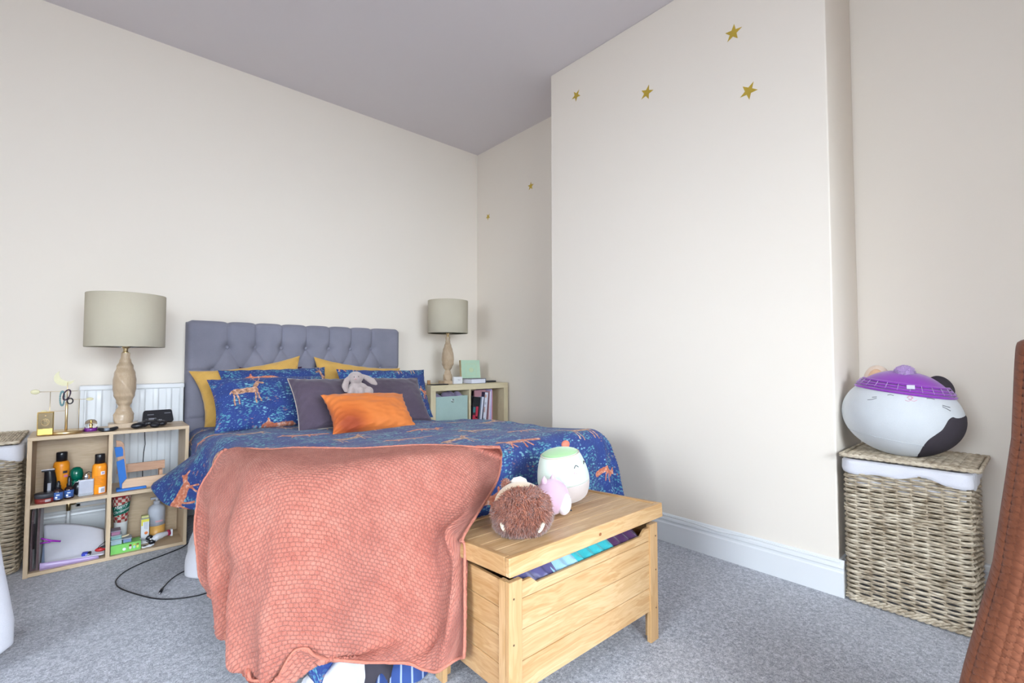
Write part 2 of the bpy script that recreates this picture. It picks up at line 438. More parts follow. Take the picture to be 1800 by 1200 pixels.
def wick(t, b):
    v = t.coord(); n = t.noise(v, 22, 3); n2 = t.noise(t.mapping(v, sc=(1,1,6)), 45, 3)
    t.l.new(t.ramp(t.m('ADD', t.m('MULTIPLY', n, .5), t.m('MULTIPLY', n2, .5)), [(.34,(.22,.16,.10)),(.48,(.47,.385,.28)),(.62,(.68,.59,.46))]), b.inputs['Base Color'])
    t.l.new(t.bump(n2, .4, .002), b.inputs['Normal'])
M['wicker'] = mat('grey washed willow', rough=.6, fn=wick)
def knit(t, b):
    uv = t.coord('UV'); n = t.noise(uv, 260, 3, .7); n2 = t.noise(uv, 12, 2)
    t.l.new(t.mix(t.m('ADD', t.m('MULTIPLY', n, .5), t.m('MULTIPLY', n2, .5)), (.09,.024,.011), (.30,.10,.045)), b.inputs['Base Color'])
    t.l.new(t.bump(n, .5, .003), b.inputs['Normal'])
M['knit'] = mat('rust chunky knit', rough=.95, fn=knit, sheen=.05)
# ================================================================== the room
XW, YW, ZC = 2.952, 3.88, 3.17          # alcove wall, back wall, ceiling
XL, YF = -2.85, -3.05                    # wall behind to the left, window wall
BX, BY0, BY1 = 2.52, .644, 2.41         # chimney breast
T = .15
struct('floor', MB().box((XL-T,YF-T,-.1),(XW+T,YW+T,0)), M['carpet'])
struct('ceiling', MB().box((XL-T,YF-T,ZC),(XW+T,YW+T,ZC+.1)), M['ceil'])
struct('wall_back', MB().box((XL-T,YW,0),(XW+T,YW+T,ZC)), M['wall'])
struct('wall_right', MB().box((XW,YF-T,0),(XW+T,YW,ZC)), M['wall'])
struct('wall_shade_block', MB().box((2.1,YF,0),(XW,-.50,ZC)), M['wall'])  # unseen block added to keep window light off the near right alcove
struct('wall_chimney', MB().box((BX,BY0,0),(XW,BY1,ZC)), M['wall'], bevel=.006)
def holed_wall(name, axis, pos, a0, a1, h0, h1, z0, z1):
    mb = MB()
    def bx(u0, u1, za, zb):
        if axis == 'y': mb.box((u0,pos-T,za),(u1,pos,zb))
        else: mb.box((pos-T,u0,za),(pos,u1,zb))
    bx(a0, h0, 0, ZC); bx(h1, a1, 0, ZC); bx(h0, h1, 0, z0); bx(h0, h1, z1, ZC)
    struct(name, mb, M['wall'])
holed_wall('wall_front', 'y', YF, XL-T, XW, -1.5, 1.3, .75, 2.6)
holed_wall('wall_left', 'x', XL, YF, YW, -.7, 1.1, .80, 2.35)
def window(name, axis, pos, a0, a1, z0, z1):
    fr = MB(); gl = MB()
    def bx(mb, u0, u1, za, zb, d0, d1):
        if axis == 'y': mb.box((u0,pos-d1,za),(u1,pos-d0,zb))
        else: mb.box((pos-d1,u0,za),(pos-d0,u1,zb))
    w_ = .06; mid = (a0+a1)/2; zm = (z0+z1)/2
    for u0,u1,za,zb in ((a0,a0+w_,z0,z1),(a1-w_,a1,z0,z1),(mid-w_/2,mid+w_/2,z0,z1),(a0,a1,z0,z0+w_),(a0,a1,z1-w_,z1),(a0,a1,zm-.025,zm+.025)):
        bx(fr, u0,u1,za,zb,.03,.09)
    bx(gl, a0+.01,a1-.01,z0+.01,z1-.01,.055,.062)
    o = struct(name, fr, M['gloss'])
    g = obj('pane', gl, M['pane'], o)
M['pane'] = mat('window glass', (1,1,1), 0, trans=1, ior=1.0, spec=0)
window('window_1', 'y', YF, -1.5, 1.3, .75, 2.6)
window('fill_window', 'x', XL, -.7, 1.1, .80, 2.35)  # unseen second window, added to go with the side fill

SK = [(0,0),(.022,0),(.022,.105),(.017,.112),(.017,.12),(.020,.126),(.018,.136),(.009,.145),(.006,.153),(0,.157)]
def skirting(name, p0, p1, nrm):
    """moulded board along p0-p1, nrm = direction into the room"""
    p0 = Vector((*p0,0)); p1 = Vector((*p1,0)); n = Vector((*nrm,0)); mb = MB()
    k = len(SK); v = [p0+n*a+Vector((0,0,b)) for a,b in SK]+[p1+n*a+Vector((0,0,b)) for a,b in SK]
    f = [(i,i+1,i+1+k,i+k) for i in range(k-1)]+[tuple(range(k)),tuple(reversed(range(k,2*k)))]
    mb.add(v, f, flat=True); struct(name, mb, M['gloss'])
skirting('baseboard_back', (XL+.022,YW), (XW,YW), (0,-1))
skirting('baseboard_alcove', (XW,BY1+.022), (XW,YW-.02), (-1,0))
skirting('baseboard_chimney', (BX,BY0-.022), (BX,BY1+.022), (-1,0))
skirting('baseboard_chimney_return', (BX-.0,BY0), (XW,BY0), (0,-1))
skirting('baseboard_right', (XW,-.48), (XW,BY0-.02), (-1,0))
skirting('baseboard_left', (XL,YF), (XL,YW), (1,0))
# a white phone cable tacked along the moulding
tag(obj('telephone_cable', MB().tube([(BX-.019,BY0-.01,.151),(BX-.0185,BY0+.3,.150),(BX-.0185,1.0,.152),(BX-.0195,1.18,.139),(BX-.0185,1.32,.148),(BX-.0185,1.6,.151),(BX-.0185,2.35,.151)], .0022, 6), M['gloss']),
    'thin white cable running along the top of the skirting under the chimney breast', 'cable')

# gold star stickers
def star(px, py, ax, val, r, ang, label):
    c = P(px, py, ax, val); mb = MB(); poly = []
    for i in range(10):
        a = ang+PI/2+i*PI/5; q = r if i % 2 == 0 else r*.40
        poly.append((q*math.cos(a), q*math.sin(a)))
    Mx = Matrix.Translation(c+Vector((-.0002,0,0))) @ Matrix(((0,0,-1,0),(-1,0,0,0),(0,1,0,0),(0,0,0,1)))
    mb.prism(poly, .0012, 0, Mx)
    tag(obj('star_sticker', mb, M['star']), label, 'wall sticker', 'gold star stickers on the walls')
star(1289, 58, 'x', BX, .047, -.12, 'gold star sticker highest on the white chimney breast')
star(1316, 160, 'x', BX, .047, .68, 'gold star sticker on the chimney breast furthest right, directly below the highest star')
star(1137, 163, 'x', BX, .047, -.35, 'gold star sticker in the middle of the lower row of three on the chimney breast')
star(1013, 168, 'x', BX, .042, .55, 'gold star sticker near the left edge of the chimney breast under the ceiling')
star(933, 327, 'x', XW, .040, -.05, 'gold star sticker higher of the two on the shaded alcove wall')
star(858, 381, 'x', XW, .036, .5, 'small gold star sticker lower of the two in the alcove, next to the room corner')

# radiator behind the left shelf unit
rt = thing('radiator', (.2,3.8,0), 'white panel radiator on the wall behind the left cube shelf', 'radiator')
RX0, RX1, RZ0, RZ1 = -.05, .455, .19, .893
def radf(u, v_):
    x = RX0+.02+(RX1-RX0-.04)*u; z = RZ0+.02+(RZ1-RZ0-.05)*v_
    ph = (x-RX0)/.0335*PI*.98; g = max(0, math.sin(ph)); e = min(1, v_/.06, (1-v_)/.06)
    e = max(0, e); return (x, 3.782-.009*min(1,(g*1.7))*e, z)
pb = MB(); pb.grid(radf, 210, 24)
pb.box((RX0,3.784,RZ0),(RX1,3.80,RZ1-.008))
obj('front_panel', pb, M['gloss'], rt)
fr = MB()
fr.box((RX0,3.774,RZ0),(RX0+.02,3.79,RZ1)); fr.box((RX1-.02,3.774,RZ0),(RX1,3.79,RZ1))
fr.box((RX0,3.774,RZ0),(RX1,3.79,RZ0+.02)); obj('rim', fr, M['gloss'], rt, bevel=.003)
tg = MB(); tg.box((RX0-.004,3.772,RZ1-.03),(RX1+.004,3.86,RZ1)); obj('top_cover', tg, M['gloss'], rt, bevel=.006)
bp = MB(); bp.box((RX0+.01,3.835,RZ0+.01),(RX1-.01,3.848,RZ1-.03)); obj('back_panel', bp, M['gloss'], rt)
for bx_ in (.04,.34): obj('bracket', MB().box((bx_,3.846,.3),(bx_+.04,3.878,.8)), M['gloss'], rt)
vx = -.083
vb = MB(); vb.cyl((vx,3.80,.235), .019, .055, 20); vb.cyl((vx,3.80,.225), .014, .012, 20); obj('valve_cap', vb, M['gloss'], rt)
bb = MB(); bb.cyl((vx,3.80,.17), .011, .058, 14); bb.tube([(vx,3.80,.212),(-.045,3.80,.212)], .008, 10); bb.tube([(vx+.012,3.80,.212),(vx+.026,3.80,.212)], .013, 6); obj('valve_body', bb, M['brass'], rt)
pp = MB(); pp.cyl((vx,3.80,0), .0085, .18, 14); obj('feed_pipe', pp, M['gloss'], rt)

# ================================================================== left cube shelf
SX0, SX1, SY0, SY1, SH = -.225, .425, 3.27, 3.555, .67
t_ = .017; MZ0, MZ1 = .326, .343; DX0, DX1 = .075, .092
sh = thing('cube_shelf', (.1,3.41,0), 'low oak laminate four-cube shelf against the radiator left of the bed', 'shelf')
obj('top_board', MB().box((SX0,SY0,SH-t_),(SX1,SY1,SH)), M['oak'], sh, bevel=.001)
obj('side_board', MB().box((SX0,SY0,0),(SX0+t_,SY1,SH-t_)), M['oak_v'], sh, bevel=.001)
obj('side_board', MB().box((SX1-t_,SY0,0),(SX1,SY1,SH-t_)), M['oak_v'], sh, bevel=.001)
obj('bottom_board', MB().box((SX0+t_,SY0,.003),(SX1-t_,SY1,.02)), M['oak'], sh)
obj('divider', MB().box((DX0,SY0+.001,.02),(DX1,SY1,SH-t_)), M['oak_v'], sh)
obj('shelf_board', MB().box((SX0+t_,SY0+.001,MZ0),(DX0,SY1,MZ1)), M['oak'], sh)
obj('shelf_board', MB().box((DX1,SY0+.001,MZ0),(SX1-t_,SY1,MZ1)), M['oak'], sh)
obj('back_panel', MB().box((SX0+t_,SY1-.012,MZ1),(DX0,SY1,SH-t_)), M['oak'], sh)
obj('back_panel', MB().box((DX1,SY1-.012,.02),(SX1-t_,SY1,MZ0)), M['oak'], sh)

# ---- the two twisted wood lamps
def make_lamp(cx, cy, z0):
    L = thing('table_lamp', (cx,cy,z0), 'twisted wood table lamp with round linen shade on the left cube shelf', 'lamp', 'pair of bedside lamps')
    obj('plinth', MB().box((cx-.065,cy-.05,z0),(cx+.065,cy+.05,z0+.028)), M['lampwood'], L, bevel=.003)
    prof = [(0,.045),(.05,.049),(.11,.046),(.18,.032),(.235,.022),(.30,.035),(.40,.053),(.50,.062),(.60,.062),(.70,.053),(.80,.037),(.88,.023),(.94,.017),(1,.019)]
    Hb = .388
    def rad(t):
        for i in range(len(prof)-1):
            a, b = prof[i], prof[i+1]
            if t <= b[0]:
                k = (t-a[0])/(b[0]-a[0]); k = k*k*(3-2*k); return a[1]+(b[1]-a[1])*k
        return prof[-1][1]
    def bf(u, v_):
        th = 2*PI*u; R = rad(v_); tw = .9-v_*PI*1.45
        cc, ss = math.cos(th), math.sin(th)
        # lens section: two arcs meeting in two crisp edges
        r = R*(1-.17*abs(ss)**1.3)+.0035*math.exp(-(ss/.22)**2)
        x, y = r*math.cos(th), r*math.sin(th)
        return (cx+x*math.cos(tw)-y*math.sin(tw), cy+x*math.sin(tw)+y*math.cos(tw), z0+.027+v_*Hb)
    b = MB(); b.grid(bf, 128, 120); obj('twisted_stem', b, M['lampwood'], L)
    nk = MB(); nk.cyl((cx,cy,z0+.412), .011, .06, 16); nk.cyl((cx,cy,z0+.412), .015, .008, 16); nk.cyl((cx,cy,z0+.44), .016, .04, 16)
    nk.lathe([(.005,0),(.019,.02),(.028,.05),(.03,.07),(.024,.095),(.008,.11)], (cx,cy,z0+.47), 18)
    obj('lamp_holder', nk, M['brass'], L)
    s_ = MB(); r = .178; zs = z0+.447; h = .292
    s_.lathe([(r-.004,.004),(r-.002,0),(r,.002),(r,h-.002),(r-.002,h),(r-.004,h-.004),(r-.004,.004)], (cx,cy,zs), 72)
    s = obj('lamp_shade', s_, M['shade'], L)
    ring = MB()
    for k in range(3):
        a = 2*PI*k/3+.4; ring.tube([(cx+.016*math.cos(a),cy+.016*math.sin(a),z0+.445),(cx+(r-.004)*math.cos(a),cy+(r-.004)*math.sin(a),zs+.02)], .0018, 6)
    obj('spider', ring, M['chrome'], s)
    return L
lampL = make_lamp(.138, 3.42, SH)
lampR = copy_tree(lampL)

# ---- things on top of the left shelf
def S(px, py, z=SH): return P(px, py, 'z', z)
# gold bar shaped perfume
pf = thing('perfume_bottle', (-.165,3.31,SH), 'gold bar-shaped perfume bottle on the left end of the cube shelf', 'perfume bottle')
g = MB(); g.box((-.197,3.298,SH+.002),(-.137,3.322,SH+.118)); o = obj('bottle_body', g, M['gold'], pf, bevel=.004)
g = MB(); g.box((-.1935,3.2962,SH+.036),(-.1405,3.2985,SH+.114))
obj('smoked_panel', g, plain('dark gold glass', (.22,.16,.085), .2, metal=.5), pf, bevel=.001)
g = MB()
g.tube([(-.167+.014*math.cos(a),3.2958,SH+.068+.017*math.sin(a)) for a in [i*PI/8 for i in range(16)]], .0011, 5, closed=True)
g.tube([(-.167+.006*math.cos(a),3.2958,SH+.080+.006*math.sin(a)) for a in [i*PI/6 for i in range(12)]], .001, 5, closed=True)
g.tube([(-.178,3.2958,SH+.058),(-.167,3.2958,SH+.085),(-.156,3.2958,SH+.058),(-.178,3.2958,SH+.058)], .001, 5)
g.ell((-.167,3.2960,SH+.100),(.0028,.001,.0028)); obj('emblem', g, M['brass'], pf)
# jewellery stand
jx, jy = -.093, 3.355
js = thing('jewellery_stand', (jx,jy,SH), 'brass jewellery stand with a crescent moon finial and thin wire arms', 'jewellery stand')
obj('base', MB().lathe([(.0,0),(.066,0),(.068,.003),(.068,.012),(.066,.014),(.0,.014)], (jx,jy,SH), 48), M['brass'], js)
obj('pole', MB().cyl((jx,jy,SH+.012), .0055, .15, 16).cyl((jx,jy,SH+.16), .002, .10, 10), M['brass'], js)
g = MB(); zA = SH+.215; zB = SH+.115
g.tube([(jx-.115,jy,zA),(jx+.04,jy,zA)], .0012, 6); g.tube([(jx-.085,jy,zB),(jx+.005,jy,zB)], .0012, 6)
g.tube([(jx-.062,jy,zA),(jx-.063,jy,SH+.012)], .0013, 6); obj('wire_arm', g, M['brass'], js)
cream = plain('ivory enamel', (.66,.60,.36), .4)
g = MB(); poly = []; Rm = .040
a0, a1 = math.radians(118), math.radians(345)
for i in range(26): a = a0+(a1-a0)*i/25; poly.append((Rm*math.cos(a), Rm*math.sin(a)))
p0, p1 = poly[0], poly[-1]
cc = (.022, .019); r0 = math.hypot(p0[0]-cc[0], p0[1]-cc[1])
b1 = math.atan2(p1[1]-cc[1], p1[0]-cc[0]); b0 = math.atan2(p0[1]-cc[1], p0[0]-cc[0]); b0 = b0 if b0 > 0 else b0+2*PI; b1 = b1 if b1 > b0 else b1+2*PI
r1 = math.hypot(p1[0]-cc[0], p1[1]-cc[1])
for i in range(1, 20):
    k = i/20; a = b1+(b0-b1)*k; r = r1+(r0-r1)*k; poly.append((cc[0]+r*math.cos(a), cc[1]+r*math.sin(a)))
Mx = Matrix.Translation((jx-.012,jy+.0015,SH+.283)) @ Matrix(((1,0,0,0),(0,0,-1,0),(0,1,0,0),(0,0,0,1)))
g.prism(poly, .003, 0, Mx); obj('crescent_moon', g, cream, js)
for (x, z, rx, rz) in ((jx-.117, zA+.001, .017, .012), (jx-.083, zB, .012, .008), (jx+.088, zA-.045, .015, .008)):
    obj('disc', MB().ell((x,jy,z),(rx,.003,rz)), cream, js)
g = MB(); g.tube([(jx+.005,jy,zA-.044),(jx+.085,jy,zA-.045)], .0012, 6); g.tube([(jx+.047,jy,zA-.045),(jx+.048,jy,SH+.012)], .0012, 6); obj('wire_arm', g, M['brass'], js)
def beads(name, cx, cy, cz, rx, rz, n, r, m, label, tilt=0):
    mb = MB()
    for i in range(n):
        a = 2*PI*i/n; mb.ell((cx+rx*math.cos(a)+tilt*math.sin(a), cy, cz+rz*math.sin(a)), (r,r,r), n=8, m=6)
    tag(obj(name, mb, m), label, 'bracelet', 'beaded bracelets on the jewellery stand')
beads('bracelet', jx-.018, jy-.006, zA-.036, .008, .036, 26, .0042, plain('teal beads', (.16,.30,.31), .3), 'teal beaded bracelet hanging on the jewellery stand')
beads('bracelet', jx-.001, jy-.012, zA-.018, .012, .026, 24, .0036, plain('dark plum beads', (.05,.02,.045), .3), 'dark plum beaded bracelet hanging on the stand pole, upper of the dark two', .006)
beads('bracelet', jx+.012, jy-.014, zA-.050, .011, .014, 18, .0032, plain('black beads', (.012,.01,.015), .3), 'small black beaded bracelet hanging lowest on the jewellery stand')
# glass cloche trinket
q = Vector((.003,3.37,SH))
tr = thing('trinket_dome', q, 'tiny glass dome trinket with a purple base beside the jewellery stand', 'ornament')
obj('purple_base', MB().lathe([(0,0),(.027,0),(.028,.002),(.028,.016),(.026,.018),(0,.018)], q, 32), plain('purple glaze', (.16,.02,.22), .2), tr)
obj('glass_dome', MB().lathe([(.026,.018),(.026,.036),(.023,.05),(.014,.059),(0,.062)], q, 32), M['glass'], tr)
obj('gold_figure', MB().lathe([(0,.018),(.008,.018),(.004,.026),(.007,.032),(.003,.040),(.005,.046),(0,.054)], q, 16), M['gold'], tr)
# black bracelet / wrist band lying
q = Vector((.070,3.315,SH)); mb = MB()
pts = [(q.x+.036*math.cos(a), q.y+.022*math.sin(a), SH+.009+.004*math.cos(2*a)) for a in [i*2*PI/28 for i in range(28)]]
mb.tube(pts, .008, 10, closed=True); wtc = thing('wristwatch', q, 'black wristwatch lying on the cube shelf in front of the lamp', 'watch')
obj('strap', mb, M['black'], wtc)
obj('dial', MB().cyl((q.x-.004,q.y-.024,SH+.004), .012, .014, 20), plain('watch glass', (.2,.24,.3), .1, bump=0), wtc)
# dark speaker
spx = thing('clock_radio', (.29,3.43,SH), 'black wedge-shaped clock radio with rounded corners on the cube shelf', 'clock radio')
def slab(cx, cy, z0, w_, h_, d, lean, rz=0, skew=0, r=.012):
    mb = MB(); poly = []
    for (sx, sz, a0) in ((1,0,-PI/2),(1,1,0),(-1,1,PI/2),(-1,0,PI)):
        for i in range(5):
            a = a0+i*PI/8; poly.append((sx*(w_/2-r)+r*math.cos(a)+(0), (h_-r if sz else r)+r*math.sin(a)))
    poly = [(x*(1-skew*y/h_), y) for x, y in poly]
    Mx = Matrix.Translation((cx,cy,z0)) @ Matrix.Rotation(rz,4,'Z') @ Matrix.Rotation(lean,4,'X') @ Matrix(((1,0,0,0),(0,0,-1,0),(0,1,0,0),(0,0,0,1)))
    mb.prism(poly, d, 0, Mx); return mb, Mx
mb, Mx = slab(.295, 3.47, SH+.003, .150, .075, .03, -.38, .06, .10)
obj('body', mb, M['black'], spx, bevel=.004)
for a_, b_ in (((-.05,.045,.0302),(-.02,.049,.0308)),((.03,.050,.0302),(.06,.054,.0308)),((-.045,.018,.0302),(-.01,.026,.0308))): obj('display', MB().box(a_,b_,0,Mx), plain('dim display', (.22,.22,.25), .4), spx)
# game controller
gc = thing('game_controller', (.235,3.33,SH), 'black game controller lying on the cube shelf in front of the clock radio', 'game controller')
g = MB()
g.ell((.255,3.335,SH+.026),(.058,.030,.014)); g.ell((.205,3.325,SH+.018),(.022,.036,.017), Matrix.Rotation(-.5,3,'Z').to_euler() if False else None)
g.ell((.190,3.312,SH+.016),(.026,.022,.016)); g.ell((.305,3.325,SH+.020),(.022,.032,.017)); g.ell((.270,3.302,SH+.014),(.024,.022,.014))
g.ell((.222,3.325,SH+.018),(.020,.020,.014))
obj('shell', g, M['black'], gc, remesh=.003)
for c_ in ((.235,3.338),(.275,3.330)): obj('thumbstick', MB().cyl((*c_,SH+.037), .008, .010, 16), M['dark'], gc)
g = MB()
for dx, dy in ((.0,.008),(.008,0),(-.008,0),(0,-.008)): g.cyl((.293+dx,3.345+dy,SH+.034), .003, .006, 10)
obj('button', g, plain('grey buttons', (.25,.25,.27), .4), gc)

# ---- top left cube
Z1 = MZ1
def can(x, y, r, h, caph, body, name, label, cat, grp=None, z0=Z1, parts=True):
    L = thing(name, (x,y,z0), label, cat, grp)
    hb = h-caph
    obj('can_body', MB().lathe([(0,0),(r*.94,0),(r,.004),(r,hb-.022),(r*.93,hb-.008),(r*.72,hb),(0,hb)], (x,y,z0), 32), body, L)
    obj('cap', MB().lathe([(0,hb-.002),(r*.68,hb-.002),(r*.68,h-.004),(r*.62,h),(0,h)], (x,y,z0), 28), M['black'], L)
    return L
c1 = can(-.107, 3.43, .0325, .222, .046, M['orange_can'], 'spray_can', 'orange spray can with black cap standing behind the hair trimmer', 'spray can', 'orange spray cans')
c2 = can(.043, 3.345, .0305, .205, .048, M['orange_can'], 'spray_can', 'orange spray can with white barcode label standing against the cube divider', 'spray can', 'orange spray cans')
def curved(cx, cy, r, z0, z1, a0, a1, m, par, name='label'):
    mb = MB(); mb.grid(lambda u,v_: (cx+r*math.cos(a0+(a1-a0)*u), cy+r*math.sin(a0+(a1-a0)*u), z0+(z1-z0)*v_), 12, 1)
    return obj(name, mb, m, par)
A = -PI/2
curved(.043,3.345,.0309, Z1+.006, Z1+.036, A-.05, A+.85, M['paper'], c2, 'barcode_label')
g = MB()
for i in range(9):
    a = A+.22+i*.055
    g.grid(lambda u,v_,a=a,i=i: (.043+.0312*math.cos(a+u*(.012+.012*(i%3))), 3.345+.0312*math.sin(a+u*(.012+.012*(i%3))), Z1+.010+.018*v_), 1, 1)
obj('barcode', g, M['btext'], c2)
curved(.043,3.345,.0309, Z1+.100, Z1+.117, A+.15, A+.75, M['paper'], c2, 'logo_label')
curved(.043,3.345,.0311, Z1+.105, Z1+.112, A+.30, A+.60, plain('violet print', (.35,.25,.5)), c2, 'logo_mark')
for i in range(7):
    curved(.043,3.345,.0308, Z1+.050+i*.007, Z1+.052+i*.007, A-.75, A+.55-(i%3)*.2, plain('deep orange print', (.55,.15,.02), bump=0), c2, 'text_line')
curved(-.107,3.43,.0329, Z1+.115, Z1+.128, A+.2, A+.8, M['btext'], c1, 'label')
curved(-.107,3.43,.0329, Z1+.095, Z1+.106, A+.35, A+.9, plain('pink print', (.7,.2,.35)), c1, 'label')
# trimmer
tm = thing('hair_trimmer', (-.150,3.36,Z1), 'black hair trimmer standing upright in the top left cube', 'trimmer')
g = MB(); x, y = -.150, 3.36
g.grid(lambda u,v_: (x+(.018+.006*math.sin(v_*PI))*math.cos(2*PI*u)+.006*math.sin(v_*3), y+(.015+.004*math.sin(v_*PI))*math.sin(2*PI*u), Z1+.150*v_), 24, 20)
g.box((x-.026,y-.016,Z1+.142),(x+.022,y+.014,Z1+.152)); obj('body', g, M['black'], tm, bevel=.001)
obj('blade', MB().box((x-.028,y-.018,Z1+.150),(x+.02,y+.008,Z1+.154)), M['chrome'], tm)
obj('switch_plate', MB().box((x-.004,y-.0215,Z1+.045),(x+.010,y-.015,Z1+.085)), plain('grey plate', (.4,.4,.45), .3), tm, bevel=.002)
# pomade jar
jx2, jy2 = -.160, 3.305
jr = thing('pomade_jar', (jx2,jy2,Z1), 'squat black and dark red pomade jar at the front left of the top left cube', 'jar')
obj('jar_body', MB().lathe([(0,0),(.033,0),(.036,.004),(.036,.026),(0,.026)], (jx2,jy2,Z1), 36), plain('dark red label', (.22,.025,.02), .3), jr)
obj('lid', MB().lathe([(0,.026),(.038,.026),(.038,.045),(.036,.047),(0,.047)], (jx2,jy2,Z1), 36), plain('grey black lid', (.05,.05,.06), .35), jr)
curved(jx2,jy2,.0363, Z1+.008, Z1+.02, A+.1, A+.7, plain('pale print', (.5,.4,.4)), jr)
# dropper bottles
blue = plain('blue label', (.05,.12,.35), .4)
def dropper(x, y, label, h=.105):
    L = thing('dropper_bottle', (x,y,Z1), label, 'bottle', 'beard oil dropper bottles')
    obj('bottle', MB().lathe([(0,0),(.017,0),(.019,.003),(.019,.048),(.014,.056),(.009,.060),(0,.060)], (x,y,Z1), 24), plain('amber dark glass', (.03,.012,.012), .1, bump=0), L)
    obj('label', MB().lathe([(.0193,.008),(.0193,.044)], (x,y,Z1), 24), blue, L)
    g = MB(); g.box((x-.010,y-.0202,Z1+.016),(x-.002,y-.0186,Z1+.024)); g.box((x-.006,y-.0202,Z1+.030),(x+.006,y-.0186,Z1+.034)); g.box((x-.008,y-.0202,Z1+.010),(x+.008,y-.0186,Z1+.012))
    obj('print', g, M['wtext'], L)
    obj('dropper_cap', MB().lathe([(0,.058),(.010,.058),(.010,.074),(.007,.078),(.0075,h-.012),(.004,h),(0,h)], (x,y,Z1), 20), M['black'], L)
dropper(-.112, 3.300, 'small blue-labelled dropper bottle next to the squat jar', .098)
dropper(-.073, 3.322, 'small blue-labelled dropper bottle in front of the green roll-on', .112)
# green roll-on
L = thing('roll_on_deodorant', (-.048,3.41,Z1), 'dark green roll-on deodorant with domed cap in the top left cube', 'deodorant')
gm = plain('bottle green plastic', (.0,.115,.07), .2, bump=0)
obj('body', MB().lathe([(0,0),(.020,0),(.022,.004),(.024,.035),(.021,.060),(.022,.078),(0,.078)], (-.048,3.41,Z1), 28), gm, L)
obj('cap', MB().lathe([(0,.076),(.024,.076),(.027,.085),(.0275,.105),(.024,.125),(.014,.137),(0,.140)], (-.048,3.41,Z1), 28), gm, L)
# round black pouch
g = MB(); g.ell((-.040,3.355,Z1+.037),(.022,.018,.036)); 
L = thing('case', (-.040,3.355,Z1), 'small black round case leaning between the green roll-on and silver perfume', 'case')
obj('case_body', g, M['black'], L); obj('zip', MB().tube([(-.040+.0215*math.cos(a),3.353,Z1+.037+.0355*math.sin(a)) for a in [i*PI/14 for i in range(28)]], .0014, 6, closed=True), M['chrome'], L)
# silver perfume
x, y = -.008, 3.335
L = thing('perfume_bottle', (x,y,Z1), 'silver glass perfume bottle with metal collar in the top left cube', 'perfume bottle')
obj('glass_body', MB().box((x-.030,y-.020,Z1),(x+.030,y+.020,Z1+.082)), plain('frosted silver glass', (.52,.53,.60), .15, metal=.25), L, bevel=.005)
obj('clear_foot', MB().box((x-.0305,y-.0205,Z1+.001),(x+.0305,y+.0205,Z1+.018)), M['frost'], L, bevel=.004)
obj('collar', MB().box((x-.031,y-.021,Z1+.080),(x+.031,y+.021,Z1+.086)), M['chrome'], L, bevel=.002)
obj('sprayer', MB().cyl((x,y,Z1+.085), .013, .020, 20).cyl((x,y,Z1+.104), .008, .006, 16), M['chrome'], L)
# black cable tangle and bottle behind the right can
tag(obj('earphone_cable', MB().tube([(-.015,3.40,Z1+.10),(.0,3.39,Z1+.112),(.012,3.385,Z1+.105),(.018,3.38,Z1+.118),(.022,3.39,Z1+.08),(.01,3.40,Z1+.06),(.02,3.395,Z1+.03),(.0,3.40,Z1+.003)], .0016, 6), M['black']),
    'thin black earphone cable looped behind the silver perfume bottle', 'cable')
L = thing('pump_bottle', (.060,3.43,Z1), 'dark brown bottle half hidden behind the right orange spray can', 'bottle')
obj('bottle', MB().lathe([(0,0),(.014,0),(.015,.003),(.015,.075),(.008,.09),(0,.09)], (.060,3.43,Z1), 20), plain('brown glass', (.10,.055,.06), .15, bump=0), L)
obj('pump', MB().lathe([(0,.088),(.009,.088),(.009,.118),(0,.12)], (.060,3.43,Z1), 16), M['black'], L)
L = thing('dice', (.018,3.365,Z1), 'small clear cube ornament beside the right orange spray can', 'ornament')
obj('cube', MB().box((.004,3.36,Z1),(.020,3.376,Z1+.016)), M['frost'], L, bevel=.002)

# ---- bottom left cube
ZB = .02
tl = thing('tote_bag', (-.18,3.4,ZB), 'flat brown felt tote bag standing against the side of the bottom left cube', 'bag')
def toteface(xo):
    g = MB(); poly = [(3.295,ZB),(3.53,ZB),(3.535,.24),(3.51,.30),(3.34,.305),(3.30,.26),(3.285,.14)]
    Mx = Matrix(((0,0,1,xo),(1,0,0,0),(0,1,0,0),(0,0,0,1))); g.prism(poly, .010, 0, Mx); return g
felt = fabric('brown felt', (.12,.075,.08), weave=400)
obj('panel', toteface(-.204), felt, tl, bevel=.003); obj('panel', toteface(-.182), felt, tl, bevel=.003)
g = MB(); g.box((-.196,3.30,ZB),(-.180,3.53,ZB+.01)); obj('gusset', g, felt, tl)
obj('handle_slot', MB().tube([(-.1925,3.288,.25),(-.1925,3.2865,.24),(-.1925,3.288,.13)], .0045, 8), plain('dark slot', (.02,.012,.015)), tl)
# lilac document wallet with paper
L = thing('document_wallet', (-.05,3.38,ZB), 'translucent lilac document wallet lying in the bottom left cube', 'document wallet')
lil = plain('lilac plastic', (.48,.36,.60), .3, bump=0)
g = MB(); g.box((-.168,3.285,ZB),(.05,3.52,ZB+.004)); obj('wallet_back', g, lil, L)
g = MB(); g.grid(lambda u,v_: (-.168+.218*u, 3.284-.006*math.sin(v_*PI), ZB+.002+(.034-.020*u)*v_), 10, 6); obj('wallet_edge', g, lil, L, solid=.0015)
def sheet(u, v_):
    x = -.150+.235*u-.02*v_*(1-u); y = 3.290+.235*v_
    z = ZB+.030-.015*u+.15*max(0, v_-.1)**1.3*(1-.55*u*u)
    return (min(x, DX0-.003), y, z)
tag(obj('paper_stack', MB().grid(sheet, 18, 18), M['paper'], solid=.004), 'sheaf of curling white paper in the lilac wallet', 'paper')
def sheet2(u, v_):
    return (-.166+.14*u, 3.300+.20*v_, ZB+.026+.12*max(0,v_-.15)**1.4-.012*u)
